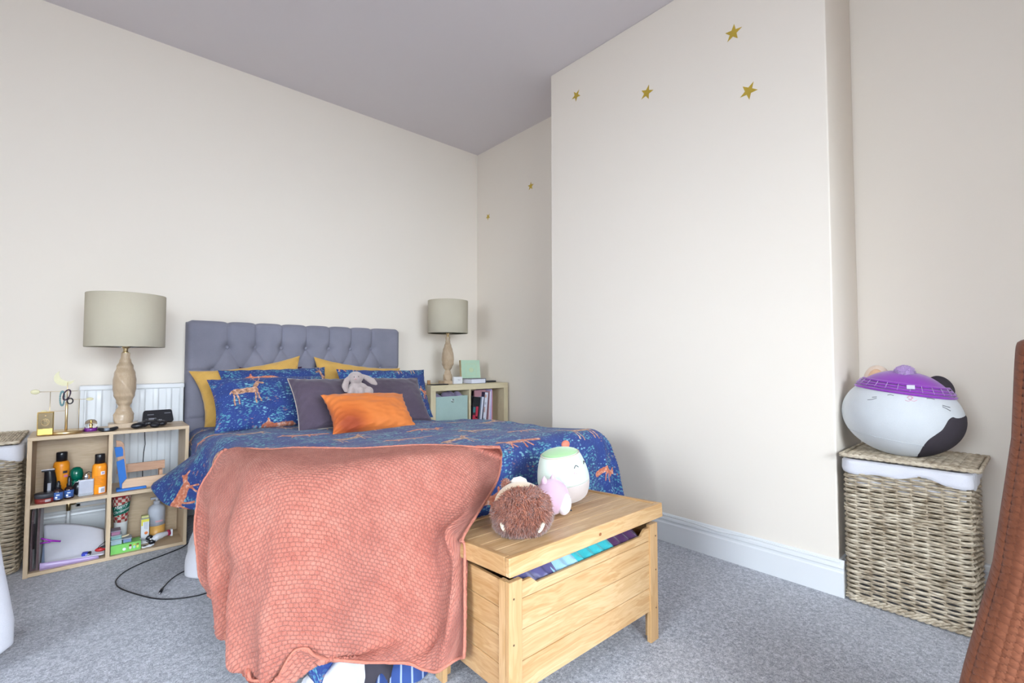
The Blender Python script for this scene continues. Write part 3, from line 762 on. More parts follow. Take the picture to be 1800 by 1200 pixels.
tag(obj('paper_stack', MB().grid(sheet2, 12, 12), plain('blue paper', (.42,.50,.70), .7), solid=.002), 'pale blue loose papers left of the white sheaf in the lilac wallet', 'paper')
# purple clip
pm = plain('violet plastic', (.33,.015,.42), .3, bump=0)
L = thing('hair_clip', (-.13,3.32,.12), 'bright purple long hair clip lying across the papers', 'hair clip')
a_, b_, c_, d_, e_ = [P(x,y,'y',3.315) for x,y in ((72,946),(89,950),(107,951),(70,955),(88,952))]
obj('upper_arm', MB().tube([a_, a_*.5+b_*.5, b_, c_], [.0035,.004,.005,.004], 8), pm, L)
obj('lower_arm', MB().tube([d_, d_*.5+e_*.5, e_+Vector((0,0,-.001)), b_], [.003,.0035,.004,.004], 8), pm, L)
# blue lighter-like key box, red device
q = P(151,974,'y',3.300)
L = thing('tape_measure', q, 'small blue and silver gadget on the paper near the divider', 'gadget')
Mx = rotM(q, (.25,0,-.25)); obj('body', MB().box((-.016,-.010,-.004),(.008,.012,.010),0,Mx), plain('blue plastic', (.05,.07,.45), .3), L, bevel=.003)
obj('end_piece', MB().box((.008,-.009,-.003),(.020,.011,.009),0,Mx), M['dark'], L, bevel=.002)
g = MB()
for i in range(3): g.box((.001+i*.006,-.0105,.000),(.004+i*.006,-.0098,.006),0,Mx)
obj('white_print', g, M['wtext'], L)
q = P(177,965,'y',3.315)
L = thing('pocket_torch', q, 'red and black handheld gadget with a strap by the cube divider', 'gadget')
g = MB(); g.ell((q.x,q.y,q.z),(.024,.012,.011)); obj('body', g, plain('red plastic', (.40,.012,.015), .25, bump=0), L)
g = MB(); g.ell((q.x+.010,q.y+.004,q.z+.004),(.018,.013,.011)); obj('grip', g, M['dark'], L)
obj('strap', MB().tube([(q.x-.012,q.y,q.z+.008),(q.x-.004,q.y-.002,q.z+.020),(q.x+.012,q.y,q.z+.031),(q.x+.022,q.y+.01,q.z+.036)], .0018, 6), M['black'], L)

# ---- top right cube: wooden charging stand with blue pads
L = thing('phone_stand', (.2,3.38,Z1), 'plywood stand with blue pads standing in the open top right cube', 'stand')
ply = wood('plywood', (.42,.22,.13), (.60,.36,.23), 'X', 1, .5); bl = plain('blue felt', (.03,.17,.55), .7)
def yplane(pts, y, d):
    """outline in xz at depth y, thickness d"""
    g = MB(); Mx = Matrix(((1,0,0,0),(0,0,1,y),(0,1,0,0),(0,0,0,1))); g.prism(pts, d, 0, Mx); return g
def PX(l, y): return [(P(a,b,'y',y).x, P(a,b,'y',y).z) for a,b in l]
obj('upright', yplane(PX([(204,774),(213,775),(218,780),(224,842),(222,862),(211,862)],3.345), 3.345, .012), ply, L, bevel=.001)
obj('pad', yplane(PX([(201,786),(214,785),(216.5,790),(216.5,801),(204,804)],3.337), 3.337, .006), bl, L, bevel=.001)
obj('pad', yplane(PX([(204.5,811.5),(218,806),(223,842),(214,861),(211,858)],3.337), 3.337, .006), bl, L, bevel=.001)
obj('rear_ledge', MB().box((.115,3.42,Z1+.075),(.33,3.432,Z1+.122)), ply, L, bevel=.001)
obj('front_ledge', yplane(PX([(214,862),(215,850),(222,842),(300,832),(300,848),(256,858)],3.318), 3.318, .014), wood('plywood light', (.56,.36,.23), (.68,.48,.33), 'X', 1, .5), L, bevel=.001)
obj('foot_pad', MB().box((.112,3.300,Z1),(.240,3.36,Z1+.012)), bl, L, bevel=.004)
obj('rail', MB().box((.24,3.36,Z1),(.33,3.432,Z1+.010)).box((.30,3.36,Z1),(.315,3.43,Z1+.08)), ply, L)
tag(obj('lamp_flex', MB().tube([(.245,3.60,.665),(.246,3.602,.60),(.249,3.60,.54),(.243,3.60,.49),(.24,3.60,.40),(.25,3.62,.05),(.26,3.62,.006)], .0024, 6), M['black']),
    'dark lamp flex hanging down behind the open top right cube', 'cable')
# ---- bottom right cube
L = thing('coffee_cup', (.148,3.42,ZB), 'red and green lidded festive cup standing behind the plastic boxes', 'cup')
cx, cy, cz = .140, 3.440, .150
def cupcol(t, b):
    v = t.mapping(t.coord(), sc=(1,1,1)); k = t.n.new('ShaderNodeTexChecker'); t.l.new(t.mapping(v, rot=(0,0,0)), k.inputs[0])
    k.inputs['Scale'].default_value = 62; k.inputs['Color1'].default_value = (.33,.03,.03,1); k.inputs['Color2'].default_value = (.58,.50,.42,1)
    sp = t.n.new('ShaderNodeSeparateXYZ'); t.l.new(v, sp.inputs[0])
    z = t.m('ADD', sp.outputs[2], t.m('MULTIPLY', sp.outputs[0], -.30))
    band = t.m('MULTIPLY', t.m('GREATER_THAN', z, .045), t.m('LESS_THAN', z, .098))
    rim = t.mapr(t.vor(v, 70), .25, .2)
    c = t.mix(rim, k.outputs[0], (.02,.12,.08))
    t.l.new(t.mix(band, c, (.005,.13,.085)), b.inputs['Base Color'])
cupm = mat('festive print', rough=.4, fn=cupcol)
obj('cup_body', MB().lathe([(0,0),(.030,0),(.031,.003),(.042,.135),(0,.135)], (cx,cy,ZB+.135-.0), 40) if False else MB().lathe([(0,0),(.028,0),(.030,.003),(.044,.150),(0,.150)], (cx,cy,cz), 40), cupm, L)
obj('lid', MB().lathe([(0,.148),(.047,.146),(.0475,.158),(.043,.163),(.041,.172),(0,.173)], (cx,cy,cz-.004), 40), plain('red lid', (.38,.008,.02), .3), L)
obj('lower_cup', MB().lathe([(0,0),(.026,0),(.030,.130),(0,.130)], (cx,cy,ZB), 30), plain('white card', (.7,.7,.68)), L)
def text_on_cyl(s_, cx, cy, r_at, z, size, a0, m, par, slope=.3, name='lettering'):
    cu = bpy.data.curves.new('t', 'FONT'); cu.body = s_; cu.size = size; cu.extrude = .0002; cu.shear = .3; cu.align_x = 'CENTER'
    to = bpy.data.objects.new('t', cu); C.objects.link(to)
    dg = bpy.context.evaluated_depsgraph_get(); me = to.evaluated_get(dg).to_mesh()
    mb = MB(); vs_ = []
    for v_ in me.vertices:
        x, y, d = v_.co; zz = z+y+slope*x; r = r_at(zz)+.0006+d
        a = a0+x/r; vs_.append((cx+r*math.cos(a), cy+r*math.sin(a), zz))
    mb.add(vs_, [tuple(p.vertices) for p in me.polygons]); to.to_mesh_clear() if hasattr(to,'to_mesh_clear') else None
    bpy.data.objects.remove(to)
    return obj(name, mb, m, par)
rr = lambda zz: .030+.014*(zz-cz)/.150
text_on_cyl('Merry', cx, cy, rr, cz+.080, .026, A-.1, M['wtext'], L, .3)
text_on_cyl('Christmas', cx, cy, rr, cz+.058, .021, A+.0, M['wtext'], L, .3)
# green box, clear boxes
L = thing('card_game_box', (.165,3.31,ZB), 'bright green picture box lying at the front of the bottom right cube', 'box')
grn = plain('bright green card', (.20,.56,.12), .45, bump=0)
obj('box', MB().box((.096,3.292,ZB),(.222,3.37,ZB+.046)), grn, L, bevel=.0015)
g = MB(); Mxy = Matrix(((1,0,0,0),(0,0,1,3.2915),(0,1,0,0),(0,0,0,1)))
obj('round_badge', MB().cyl((0,0,-.0005), .0075, .001, 20, 0, Matrix.Translation((.152,3.2915,ZB+.018)) @ Matrix.Rotation(PI/2,4,'X')), M['wtext'], L)
for px_, hair, bod in ((.177,(.18,.03,.015),(.75,.55,.60)),(.194,(.55,.52,.10),(.35,.60,.60)),(.208,(.20,.15,.03),(.62,.70,.15))):
    zz = ZB+.026
    obj('cartoon_child', MB().ell((px_,3.2915,zz-.006),(.0055,.0008,.008)), plain('print colour', bod), L)
    obj('cartoon_head', MB().ell((px_,3.2913,zz+.006),(.006,.0008,.0055)), plain('print colour', hair), L)
text = None
def box_thing(name, a, b, m, label, cat, grp=None, lid=None, bevel=.004):
    L = thing(name, ((a[0]+b[0])/2,(a[1]+b[1])/2,a[2]), label, cat, grp)
    obj('box', MB().box(a, b), m, L, bevel=bevel)
    if lid: obj('lid', MB().box((a[0]-.002,a[1]-.002,b[2]),(b[0]+.002,b[1]+.002,b[2]+.006)), lid, L, bevel=.002)
    return L
zt = ZB+.046
def clear(k, c): return mat(k, c, .2, trans=.35, ior=1.2)
box_thing('organiser_box', (.096,3.298,zt), (.142,3.365,zt+.022), clear('clear plastic blue', (.55,.72,.80)), 'small clear plastic box, lowest of the stack on the green box', 'box', 'clear plastic organiser boxes', clear('lid', (.6,.72,.75)))
box_thing('organiser_box', (.096,3.300,zt+.028), (.140,3.365,zt+.044), clear('clear plastic teal', (.35,.62,.60)), 'small teal plastic box in the middle of the stack on the green box', 'box', 'clear plastic organiser boxes', clear('lid2', (.5,.6,.62)))
box_thing('organiser_box', (.096,3.302,zt+.050), (.134,3.365,zt+.068), clear('pink plastic', (.58,.28,.42)), 'small pink plastic box on top of the stack on the green box', 'box', 'clear plastic organiser boxes', clear('lid3', (.45,.40,.48)))
box_thing('organiser_box', (.146,3.305,zt), (.182,3.36,zt+.018), clear('blue plastic', (.30,.40,.68)), 'small blue plastic box beside the stack on the green box', 'box', 'clear plastic organiser boxes', clear('lid4', (.5,.55,.62)))
tag(obj('lip_balm', MB().tube([(.140,3.318,zt+.031),(.172,3.318,zt+.037)], .0045, 12), plain('cream tube', (.78,.65,.42))), 'short cream stick lying on the blue plastic box', 'stick')
# medicine box
L = box_thing('medicine_box', (.226,3.375,ZB), (.262,3.40,ZB+.135), plain('white card', (.74,.75,.78), .5), 'white medicine box with yellow corner and orange badge beside the pump bottle', 'box', bevel=.001)
g = MB(); g.box((.2265,3.3740,ZB+.120),(.2615,3.3748,ZB+.1345)); g.box((.2265,3.3740,ZB+.100),(.234,3.3748,ZB+.12)); obj('yellow_print', g, plain('yellow print', (.75,.68,.08)), L)
obj('orange_badge', MB().cyl((0,0,0), .008, .001, 24, 0, Matrix.Translation((.249,3.3750,ZB+.058)) @ Matrix.Rotation(PI/2,4,'X')), plain('orange print', (.80,.22,.06)), L)
g = MB()
for i in range(3): g.box((.241+i*.006,3.3740,ZB+.082-i*.002),(.2425+i*.006,3.3748,ZB+.118))
obj('grey_print', g, plain('grey print', (.25,.25,.35)), L)
L = box_thing('medicine_box', (.229,3.41,ZB), (.262,3.44,ZB+.144), plain('pale yellow card', (.62,.60,.25), .5), 'yellow-green carton standing behind the white medicine box', 'box', bevel=.001)
# pump spray bottle
x, y = .300, 3.44
L = thing('lotion_bottle', (x,y,ZB), 'grey pump lotion bottle with amber lower half in the bottom right cube', 'bottle')
obj('bottle_body', MB().lathe([(0,.078),(.041,.078),(.041,.165),(.038,.178),(.024,.190),(.016,.196),(0,.196)], (x,y,ZB), 36), plain('grey bottle', (.50,.52,.58), .35), L)
obj('amber_label', MB().lathe([(0,0),(.038,0),(.041,.004),(.041,.078)], (x,y,ZB), 36), plain('amber print', (.70,.38,.10), .35), L)
obj('pump', MB().lathe([(0,.194),(.017,.194),(.017,.212),(.008,.214),(.008,.232),(0,.233)], (x,y,ZB), 24).box((x-.03,y-.006,ZB+.222),(x+.012,y+.006,ZB+.234)), plain('grey pump', (.42,.43,.48), .4), L, bevel=.001)
curved(x,y,.0414, ZB+.098, ZB+.108, A-.2, A+.7, plain('pink print', (.62,.35,.38)), L)
curved(x,y,.0414, ZB+.0, ZB+.028, A-.9, A+.9, plain('white print', (.74,.74,.76)), L)
# tube lying, white end cap, glasses
q = Vector((.300,3.345,ZB+.034))
L = thing('cream_tube', q, 'white cream tube with maroon band lying on its side', 'tube')
obj('tube_body', MB().tube([q+Vector((-.022,-.012,-.010)), q+Vector((.0,0,0)), q+Vector((.062,.012,.008))], [.017,.018,.010], 20), plain('white tube', (.66,.66,.70), .4), L)
obj('maroon_band', MB().tube([q+Vector((.044,.008,.006)), q+Vector((.056,.011,.007))], [.0162,.0155], 20), plain('maroon print', (.30,.01,.05), .4), L)
obj('crimped_end', MB().box((q.x+.058,q.y+.0,q.z-.012),(q.x+.068,q.y+.024,q.z+.024)), plain('white end', (.72,.72,.76), .4), L)
obj('cap', MB().tube([q+Vector((-.030,-.022,-.013)), q+Vector((-.020,-.010,-.010))], .016, 22), plain('white cap', (.78,.78,.80), .3), L)
L = thing('sunglasses', (.262,3.335,ZB), 'black folded sunglasses lying beside the cream tube', 'sunglasses')
g = MB(); g.ell((.262,3.335,ZB+.034),(.018,.010,.020)); g.ell((.272,3.318,ZB+.018),(.016,.008,.014)); obj('lens', g, M['black'], L)
g = MB(); g.tube([(.216,3.33,ZB+.046),(.240,3.33,ZB+.036),(.262,3.325,ZB+.018)], .0028, 8); g.tube([(.220,3.335,ZB+.040),(.250,3.335,ZB+.026)], .0022, 8); obj('temple', g, plain('grey frame', (.30,.30,.33), .3), L)
g = MB(); g.tube([(.250,3.322,ZB+.026),(.262,3.318,ZB+.034),(.272,3.316,ZB+.042)], .0016, 6); obj('silver_trim', g, M['chrome'], L)
L = thing('earbud_case', (.250,3.30,ZB), 'small white and black two-lobed gadget at the front of the bottom right cube', 'gadget')
obj('shell', MB().ell((.238,3.300,ZB+.006),(.014,.012,.006)).ell((.268,3.300,ZB+.010),(.014,.012,.006)).box((.238,3.295,ZB+.002),(.268,3.305,ZB+.010)), plain('white plastic', (.74,.74,.78), .3), L)
obj('window', MB().ell((.238,3.299,ZB+.0105),(.009,.008,.003)).ell((.268,3.299,ZB+.0145),(.009,.008,.003)), M['black'], L)
#--PART3--
# ================================================================== bed
bed = thing('bed', (1.25,2.7,0), 'double bed with grey blue button-tufted headboard and covered base', 'bed')
HX0, HX1, HY, HZ0, HZ1 = .464, 2.018, 3.795, .22, 1.312
rows = []
zr = [1.133, .975, .815, .655]
xa = [P(x,602,'y',HY).x for x in (400,449,496,538,580,614,652)]
xa = [xa[0]+(xa[-1]-xa[0])*i/6 for i in range(7)]
dxh = (xa[-1]-xa[0])/6
xb = [xa[0]-dxh/2+dxh*i for i in range(8)]
btn = [(x,zr[0]) for x in xa]+[(x,zr[1]) for x in xb]+[(x,zr[2]) for x in xa]+[(x,zr[3]) for x in xb]
segs_ = []
for r in range(3):
    A_, B_ = (xa, xb) if r % 2 == 0 else (xb, xa)
    for x in A_:
        for x2 in B_:
            if abs(x-x2) < dxh*.6: segs_.append((x, zr[r], x2, zr[r+1]))
pleat = [(x, zr[0], x, HZ1+.02) for x in xa]+[(HX0-.02, zr[1], xb[0], zr[1]),(xb[-1], zr[1], HX1+.02, zr[1]),(HX0-.02, zr[3], xb[0], zr[3]),(xb[-1], zr[3], HX1+.02, zr[3])]
NUh, NVh = 320, 220
SEG = np.array(segs_); PL = np.array(pleat); BT = np.array(btn)
def dseg(px, pz, S_):
    a = S_[:, :2]; b = S_[:, 2:]; ba = b-a; pa = np.array([px, pz])-a
    h = np.clip((pa*ba).sum(1)/(ba*ba).sum(1), 0, 1)[:, None]
    return np.sqrt(((pa-ba*h)**2).sum(1)).min()
def hb(u, v_):
    x = HX0+(HX1-HX0)*u; z = HZ0+(HZ1-HZ0)*v_
    db = np.sqrt(((BT-np.array([x, z]))**2).sum(1)).min()
    ds = dseg(x, z, SEG); dp = dseg(x, z, PL)
    inside = 1.0
    d = .052 - .036*math.exp(-(db/.032)**1.2) - .009*math.exp(-ds/.012) - .014*math.exp(-dp/.009)
    d += .006*min(1, ds/.05)
    e = min(x-HX0, HX1-x); ez = HZ1-z
    rr_ = .035
    for q_ in (e, ez):
        if q_ < rr_: d -= (rr_-math.sqrt(max(0, rr_*rr_-(rr_-q_)**2)))*1.1
    # scalloped top edge
    z2 = z
    if ez < .1:
        k = min(abs(x-xx) for xx in xa); z2 = z-.010*math.exp(-k/.018)*(1-ez/.1)
    # corners softly rounded
    cr = .03
    if ez < cr and e < cr:
        z2 -= (cr-ez)*(cr-e)/cr*.55
    return (x, HY+.025-max(d, .004), z2)
g = MB(); g.grid(hb, NUh, NVh)
g.box((HX0+.004,HY+.03,HZ0),(HX1-.004,YW-.004,HZ1-.012))
obj('headboard', g, M['tuft'], bed)
for (x, z) in btn[:15]+btn[15:]:
    obj('button', MB().ell((x, HY+.025-.016, z), (.013,.007,.013), n=12, m=8), M['tuft'], bed)
obj('bed_base', MB().box((.56,1.62,.12),(1.94,3.78,.34)), fabric('grey divan fabric', (.16,.16,.19)), bed, bevel=.02)
obj('mattress', MB().box((.55,1.61,.34),(1.95,3.775,.575)), M['white_cloth'], bed, bevel=.05)
for x, y in ((.62,1.68),(1.88,1.68),(.62,3.70),(1.88,3.70),(1.25,1.66)):
    obj('leg', MB().lathe([(0,0),(.018,0),(.024,.12),(0,.12)], (x,y,0), 18), M['pine_z'], bed)

def sstep(a, b, x):
    t = min(1, max(0, (x-a)/(b-a))); return t*t*(3-2*t)
def nz(x, y, z=0, s=1): return noise.noise(Vector((x*s, y*s, z)))
# ---- duvet: cloth laid over the bed and dropping on three sides
IX0, IX1, IY0, IY1 = .535, 1.98, 1.63, 3.56
def drape(s_, t):
    """s_,t: flat cloth coordinates (metres) -> world"""
    cx = min(max(s_, IX0), IX1); cy = max(t, IY0)
    dx, dy = s_-cx, t-cy; d = math.hypot(dx, dy)
    z0 = .650+.022*nz(s_*2.2, t*2.2, 3)+.008*nz(s_*7, t*7, 5)
    z0 += -.045*sstep(2.2, 3.3, t)*sstep(1.2, 2.0, s_)-.03*sstep(2.6,3.3,t) + .03*(1-sstep(1.5,2.3,t))
    if d < 1e-6: return Vector((cx, cy, z0))
    n = Vector((dx/d, dy/d, 0))
    if n.x < 0: d *= 1-.55*min(-n.x, -n.y if n.y < 0 else 0)
    left = max(0, -n.x); foot = max(0, -n.y); right = max(0, n.x)
    r = .10+.015*foot
    per = t*left + s_*foot*1.0
    k_l = (.80*sstep(2.75, 3.08, t)+.18*sstep(2.1,2.6,t)*(1-sstep(2.75,3.08,t)))*(1-sstep(3.15, 3.265, t))+.01          # the left side flares away from the mattress
    flare = left*k_l + foot*.10 + right*.20
    wave_ = math.sin(per*15+1.5)*.018+math.sin(per*31)*.007
    if left > .5: wave_ *= (1-sstep(3.0, 3.24, t))
    arc = r*PI/2
    if d < arc:
        a = d/r; h = r*math.sin(a); v_ = r*(1-math.cos(a))
    else:
        q = d-arc; h = r+q*flare; v_ = r+q*math.sqrt(max(.1, 1-flare*flare))
    amp = sstep(0, .3, d)
    h += wave_*amp*1.2
    h += .012*nz(s_*5, t*5, 9)*amp
    z = z0-v_
    if z < .045:
        h += (.045-z)*.5; z = .045+.004*math.sin(per*20)
    return Vector((cx, cy, 0))+n*h+Vector((0, 0, z))
UX0, UX1, UY0, UY1 = .13, 2.52, .93, 3.56
def duv(u, v_):
    # left overhang is shorter towards the head
    t = UY0+(UY1-UY0)*v_
    x0 = UX0+.14*sstep(3.30, 3.5, t)+.03*sstep(3.0,3.25,t)
    x1 = UX1-.10*(1-sstep(1.6,2.2,t))
    s_ = x0+(x1-x0)*u
    return tuple(drape(s_, t))
g = MB(); g.grid(duv, 230, 240, uvfn=lambda u, v_: (UX0+(UX1-UX0)*u, UY0+(UY1-UY0)*v_))
tag(obj('duvet', g, M['print'], solid=.022), 'navy duvet printed with deer, foxes and teal leaves, spread over the bed', 'duvet')

# ---- white valance sheet spilling out by the left side, and things poking out under the foot
g = MB()
def val(u, v_):
    y = 3.12-.52*u; b = math.sin(u*PI)**.7
    x = .50-(.13*b*sstep(1, .15, v_) + .03*math.sin(u*12)*(1-v_)*.6)
    z = .004+.36*v_**1.1
    return (x+.0*v_, y+.02*math.sin(v_*6), z)
g.grid(val, 60, 30)
tag(obj('bed_sheet', g, M['white_cloth'], solid=.004), 'white sheet bulging down to the carpet beside the coral throw', 'sheet')
def heap(name, x0, x1, y0, y1, h, m, label, cat, seed, uvs=1, solid=.006):
    g = MB()
    def f(u, v_):
        e = (math.sin(u*PI)*math.sin(v_*PI))**.45 if 0 < u < 1 and 0 < v_ < 1 else 0
        return (x0+(x1-x0)*u+.02*math.sin(v_*7+seed), y0+(y1-y0)*v_+.015*math.sin(u*9+seed), .004+e*h*(.8+.5*nz(u*3, v_*3, seed)))
    g.grid(f, 40, 40, uvfn=lambda u, v_: (u*uvs, v_*uvs))
    o = obj(name, g, m); return tag(o, label, cat)
heap('folded_sheet', .52, .74, 1.44, 1.62, .15, M['white_cloth'], 'crumpled white sheet showing under the hem of the coral throw', 'sheet', 2)
def strip(t, b):
    v = t.coord(); wv = t.wave(t.mapping(v, rot=(0,0,.5)), 9, .5)
    t.l.new(t.mix(t.mapr(wv, .90, .97), (.025,.055,.19), (.30,.36,.52)), b.inputs['Base Color'])
heap('striped_bag', .68, .92, 1.40, 1.60, .12, mat('blue striped cotton', rough=.9, fn=strip), 'navy cloth bag with pale pinstripes under the foot of the bed', 'bag', 5)
heap('dark_bag', .64, .84, 1.43, 1.58, .15, plain('charcoal cloth', (.035,.03,.04), .9), 'dark cloth bag between the white sheet and the striped bag under the bed', 'bag', 8)

# ---- coral waffle throw
def W(px, py, ax, val_): return P(px, py, ax, val_)
topx = [(412,791),(428,789),(445,788),(465,787),(485,787),(510,787),(540,787),(585,786),(632,786),(690,785),(750,784),(815,785),(878,787)]
Arow = [W(x, y, 'z', .703) for x, y in topx]
Crow = [W(367,833,'y',2.15), (.372,2.02,.655), (.378,1.92,.665), (.384,1.82,.67), (.392,1.72,.675), (.412,1.62,.68), (.465,1.535,.685), (.56,1.50,.688), (.66,1.49,.69), (.78,1.485,.69), (.91,1.475,.69), (1.06,1.46,.68), W(879,820,'y',1.48)]
Drow = [W(347,866,'y',2.12), (.322,1.97,.55), (.318,1.87,.54), (.352,1.77,.53), (.325,1.68,.53), (.375,1.57,.53), (.425,1.48,.535), (.53,1.43,.54), (.64,1.425,.54), (.76,1.415,.54), (.87,1.40,.56), (.99,1.36,.575), W(870,852,'y',1.40)]
D2row = [W(341,900,'y',2.09), (.330,1.93,.46), (.305,1.83,.45), (.355,1.73,.44), (.315,1.64,.44), (.372,1.53,.44), (.405,1.455,.44), (.515,1.415,.44), (.635,1.405,.44), (.755,1.395,.45), (.84,1.36,.50), (.91,1.285,.535), W(840,903,'y',1.27)]
D3row = [None]*10+[Vector((.822,1.34,.41)), Vector((.838,1.26,.50)), W(813,948,'y',1.19)]
Erow = [W(354,965,'y',2.02), (.345,1.87,.33), (.31,1.77,.31), (.36,1.68,.30), (.315,1.60,.29), (.37,1.50,.28), (.395,1.43,.29), (.505,1.40,.29), (.63,1.39,.28), (.745,1.375,.28), (.82,1.32,.30), W(797,1000,'y',1.24), W(815,965,'y',1.19)]
E2row = [W(362,1010,'y',1.97), (.35,1.83,.26), (.32,1.74,.20), (.36,1.65,.19), (.32,1.575,.17), (.365,1.48,.16), (.39,1.42,.17), (.50,1.395,.19), (.63,1.385,.18), (.745,1.36,.18), (.815,1.30,.19), W(788,1090,'y',1.22), W(817,1060,'y',1.17)]
Frow = [W(372,1036,'y',1.95), W(380,1062,'y',1.86), W(386,1100,'y',1.77), W(405,1130,'y',1.67), W(430,1155,'y',1.58), W(447,1195,'y',1.48), W(478,1200,'y',1.42), W(520,1148,'y',1.40), W(575,1158,'y',1.385), W(650,1163,'y',1.365), W(710,1166,'y',1.32), W(762,1178,'y',1.26), W(816,1154,'y',1.17)]
Crow = [Vector(p) for p in Crow]; Drow = [Vector(p) for p in Drow]; D2row = [Vector(p) for p in D2row]
D3row = [d if d is not None else D2row[i]*.5+Vector(Erow[i])*.5 for i, d in enumerate(D3row)]
Brow = [Vector(((a.x*.5+c_.x*.5), (a.y*.5+c_.y*.5), .708)) for a, c_ in zip(Arow, Crow)]
Brow[0].z = .69; Brow[12] = W(882,803,'y',1.51)
G = [Arow, Brow, Crow, Drow, D2row, D3row, [Vector(p) for p in Erow], [Vector(p) for p in E2row], Frow]
GA = np.array([[list(p) for p in r] for r in G])
def crm(P0, P1, P2, P3, t):
    return .5*((2*P1)+(-P0+P2)*t+(2*P0-5*P1+4*P2-P3)*t*t+(-P0+3*P1-3*P2+P3)*t**3)
def surf(u, v_):
    R_, K = GA.shape[:2]
    def at(i, j): 
        i2 = min(max(i, 0), R_-1); j2 = min(max(j, 0), K-1); return GA[i2, j2]
    y = v_*(R_-1); i = min(int(y), R_-2); fy = y-i
    x = u*(K-1); j = min(int(x), K-2); fx = x-j
    rows_ = [crm(at(i+k,j-1), at(i+k,j), at(i+k,j+1), at(i+k,j+2), fx) for k in (-1,0,1,2)]
    return crm(*rows_, fy)
NU, NV = 300, 260
PT = np.array([[surf(i/NU, j/NV) for i in range(NU+1)] for j in range(NV+1)])
for it in range(3):
    PT[1:-1, 1:-1] = (PT[1:-1, 1:-1]*2+PT[2:, 1:-1]+PT[:-2, 1:-1]+PT[1:-1, 2:]+PT[1:-1, :-2])/6
# cloth coordinates by arc length, from the centre column and the back edge
du = np.linalg.norm(np.diff(PT, axis=1), axis=2); dv = np.linalg.norm(np.diff(PT, axis=0), axis=2)
Uc = np.concatenate([np.zeros((NV+1,1)), np.cumsum(du, 1)], 1); Uc = Uc-Uc[:, 180:181]
Vc = np.concatenate([np.zeros((1,NU+1)), np.cumsum(dv, 0)], 0)
# normals for folds
gu = np.gradient(PT, axis=1); gv = np.gradient(PT, axis=0); N_ = np.cross(gv, gu); N_ /= np.linalg.norm(N_, axis=2, keepdims=True)+1e-9
uu = np.linspace(0, 1, NU+1)[None, :]; vv = np.linspace(0, 1, NV+1)[:, None]
side = np.clip((.50-uu)/.2, 0, 1)*np.clip((vv-.28)/.25, 0, 1)
right_ = np.clip((uu-.86)/.08, 0, 1)*np.clip((vv-.4)/.2, 0, 1)
fold = .016*np.sin(uu*42-vv*6)*side + .009*np.sin(uu*40+vv*3)*np.clip((vv-.4)/.3,0,1)*(1-side) + .008*np.sin(uu*95+1)*right_
big = .006*np.sin(uu*17+vv*9)+.004*np.sin(vv*23-uu*5)
waf = .0016*(np.abs(np.sin(Uc*PI/.0145)*np.sin(Vc*PI/.0123))**.5)
rn = np.array([[noise.noise(Vector((Uc[j,i]*90, Vc[j,i]*90, 0))) for i in range(NU+1)] for j in range(NV+1)])
PT = PT+N_*(fold+big*.6+.0012*rn)[..., None]
PT[..., 2] = np.maximum(PT[..., 2], .008)
g = MB(); v = [tuple(p) for p in PT.reshape(-1, 3)]; uv = list(zip(Uc.reshape(-1), Vc.reshape(-1)))
f = [(j*(NU+1)+i, j*(NU+1)+i+NU+1, j*(NU+1)+i+NU+2, j*(NU+1)+i+1) for j in range(NV) for i in range(NU)]
g.add(v, f, uvs=uv)
def edge_tube(g, idx, r):
    pts = [Vector(PT[j, i]) for j, i in idx]
    g.tube(pts, [r*(1+.25*noise.noise(p*60)) for p in pts], 8)
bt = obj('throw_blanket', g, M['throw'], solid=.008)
tag(bt, 'coral waffle fleece blanket draped over the foot of the bed', 'blanket')
hem = MB()
edge_tube(hem, [(NV, i) for i in range(0, NU+1, 2)], .0048); edge_tube(hem, [(j, NU) for j in range(0, NV+1, 2)], .0048)
edge_tube(hem, [(j, 0) for j in range(0, NV+1, 2)], .0045); edge_tube(hem, [(0, i) for i in range(0, NU+1, 2)], .004)
obj('hem', hem, M['hem'], bt)

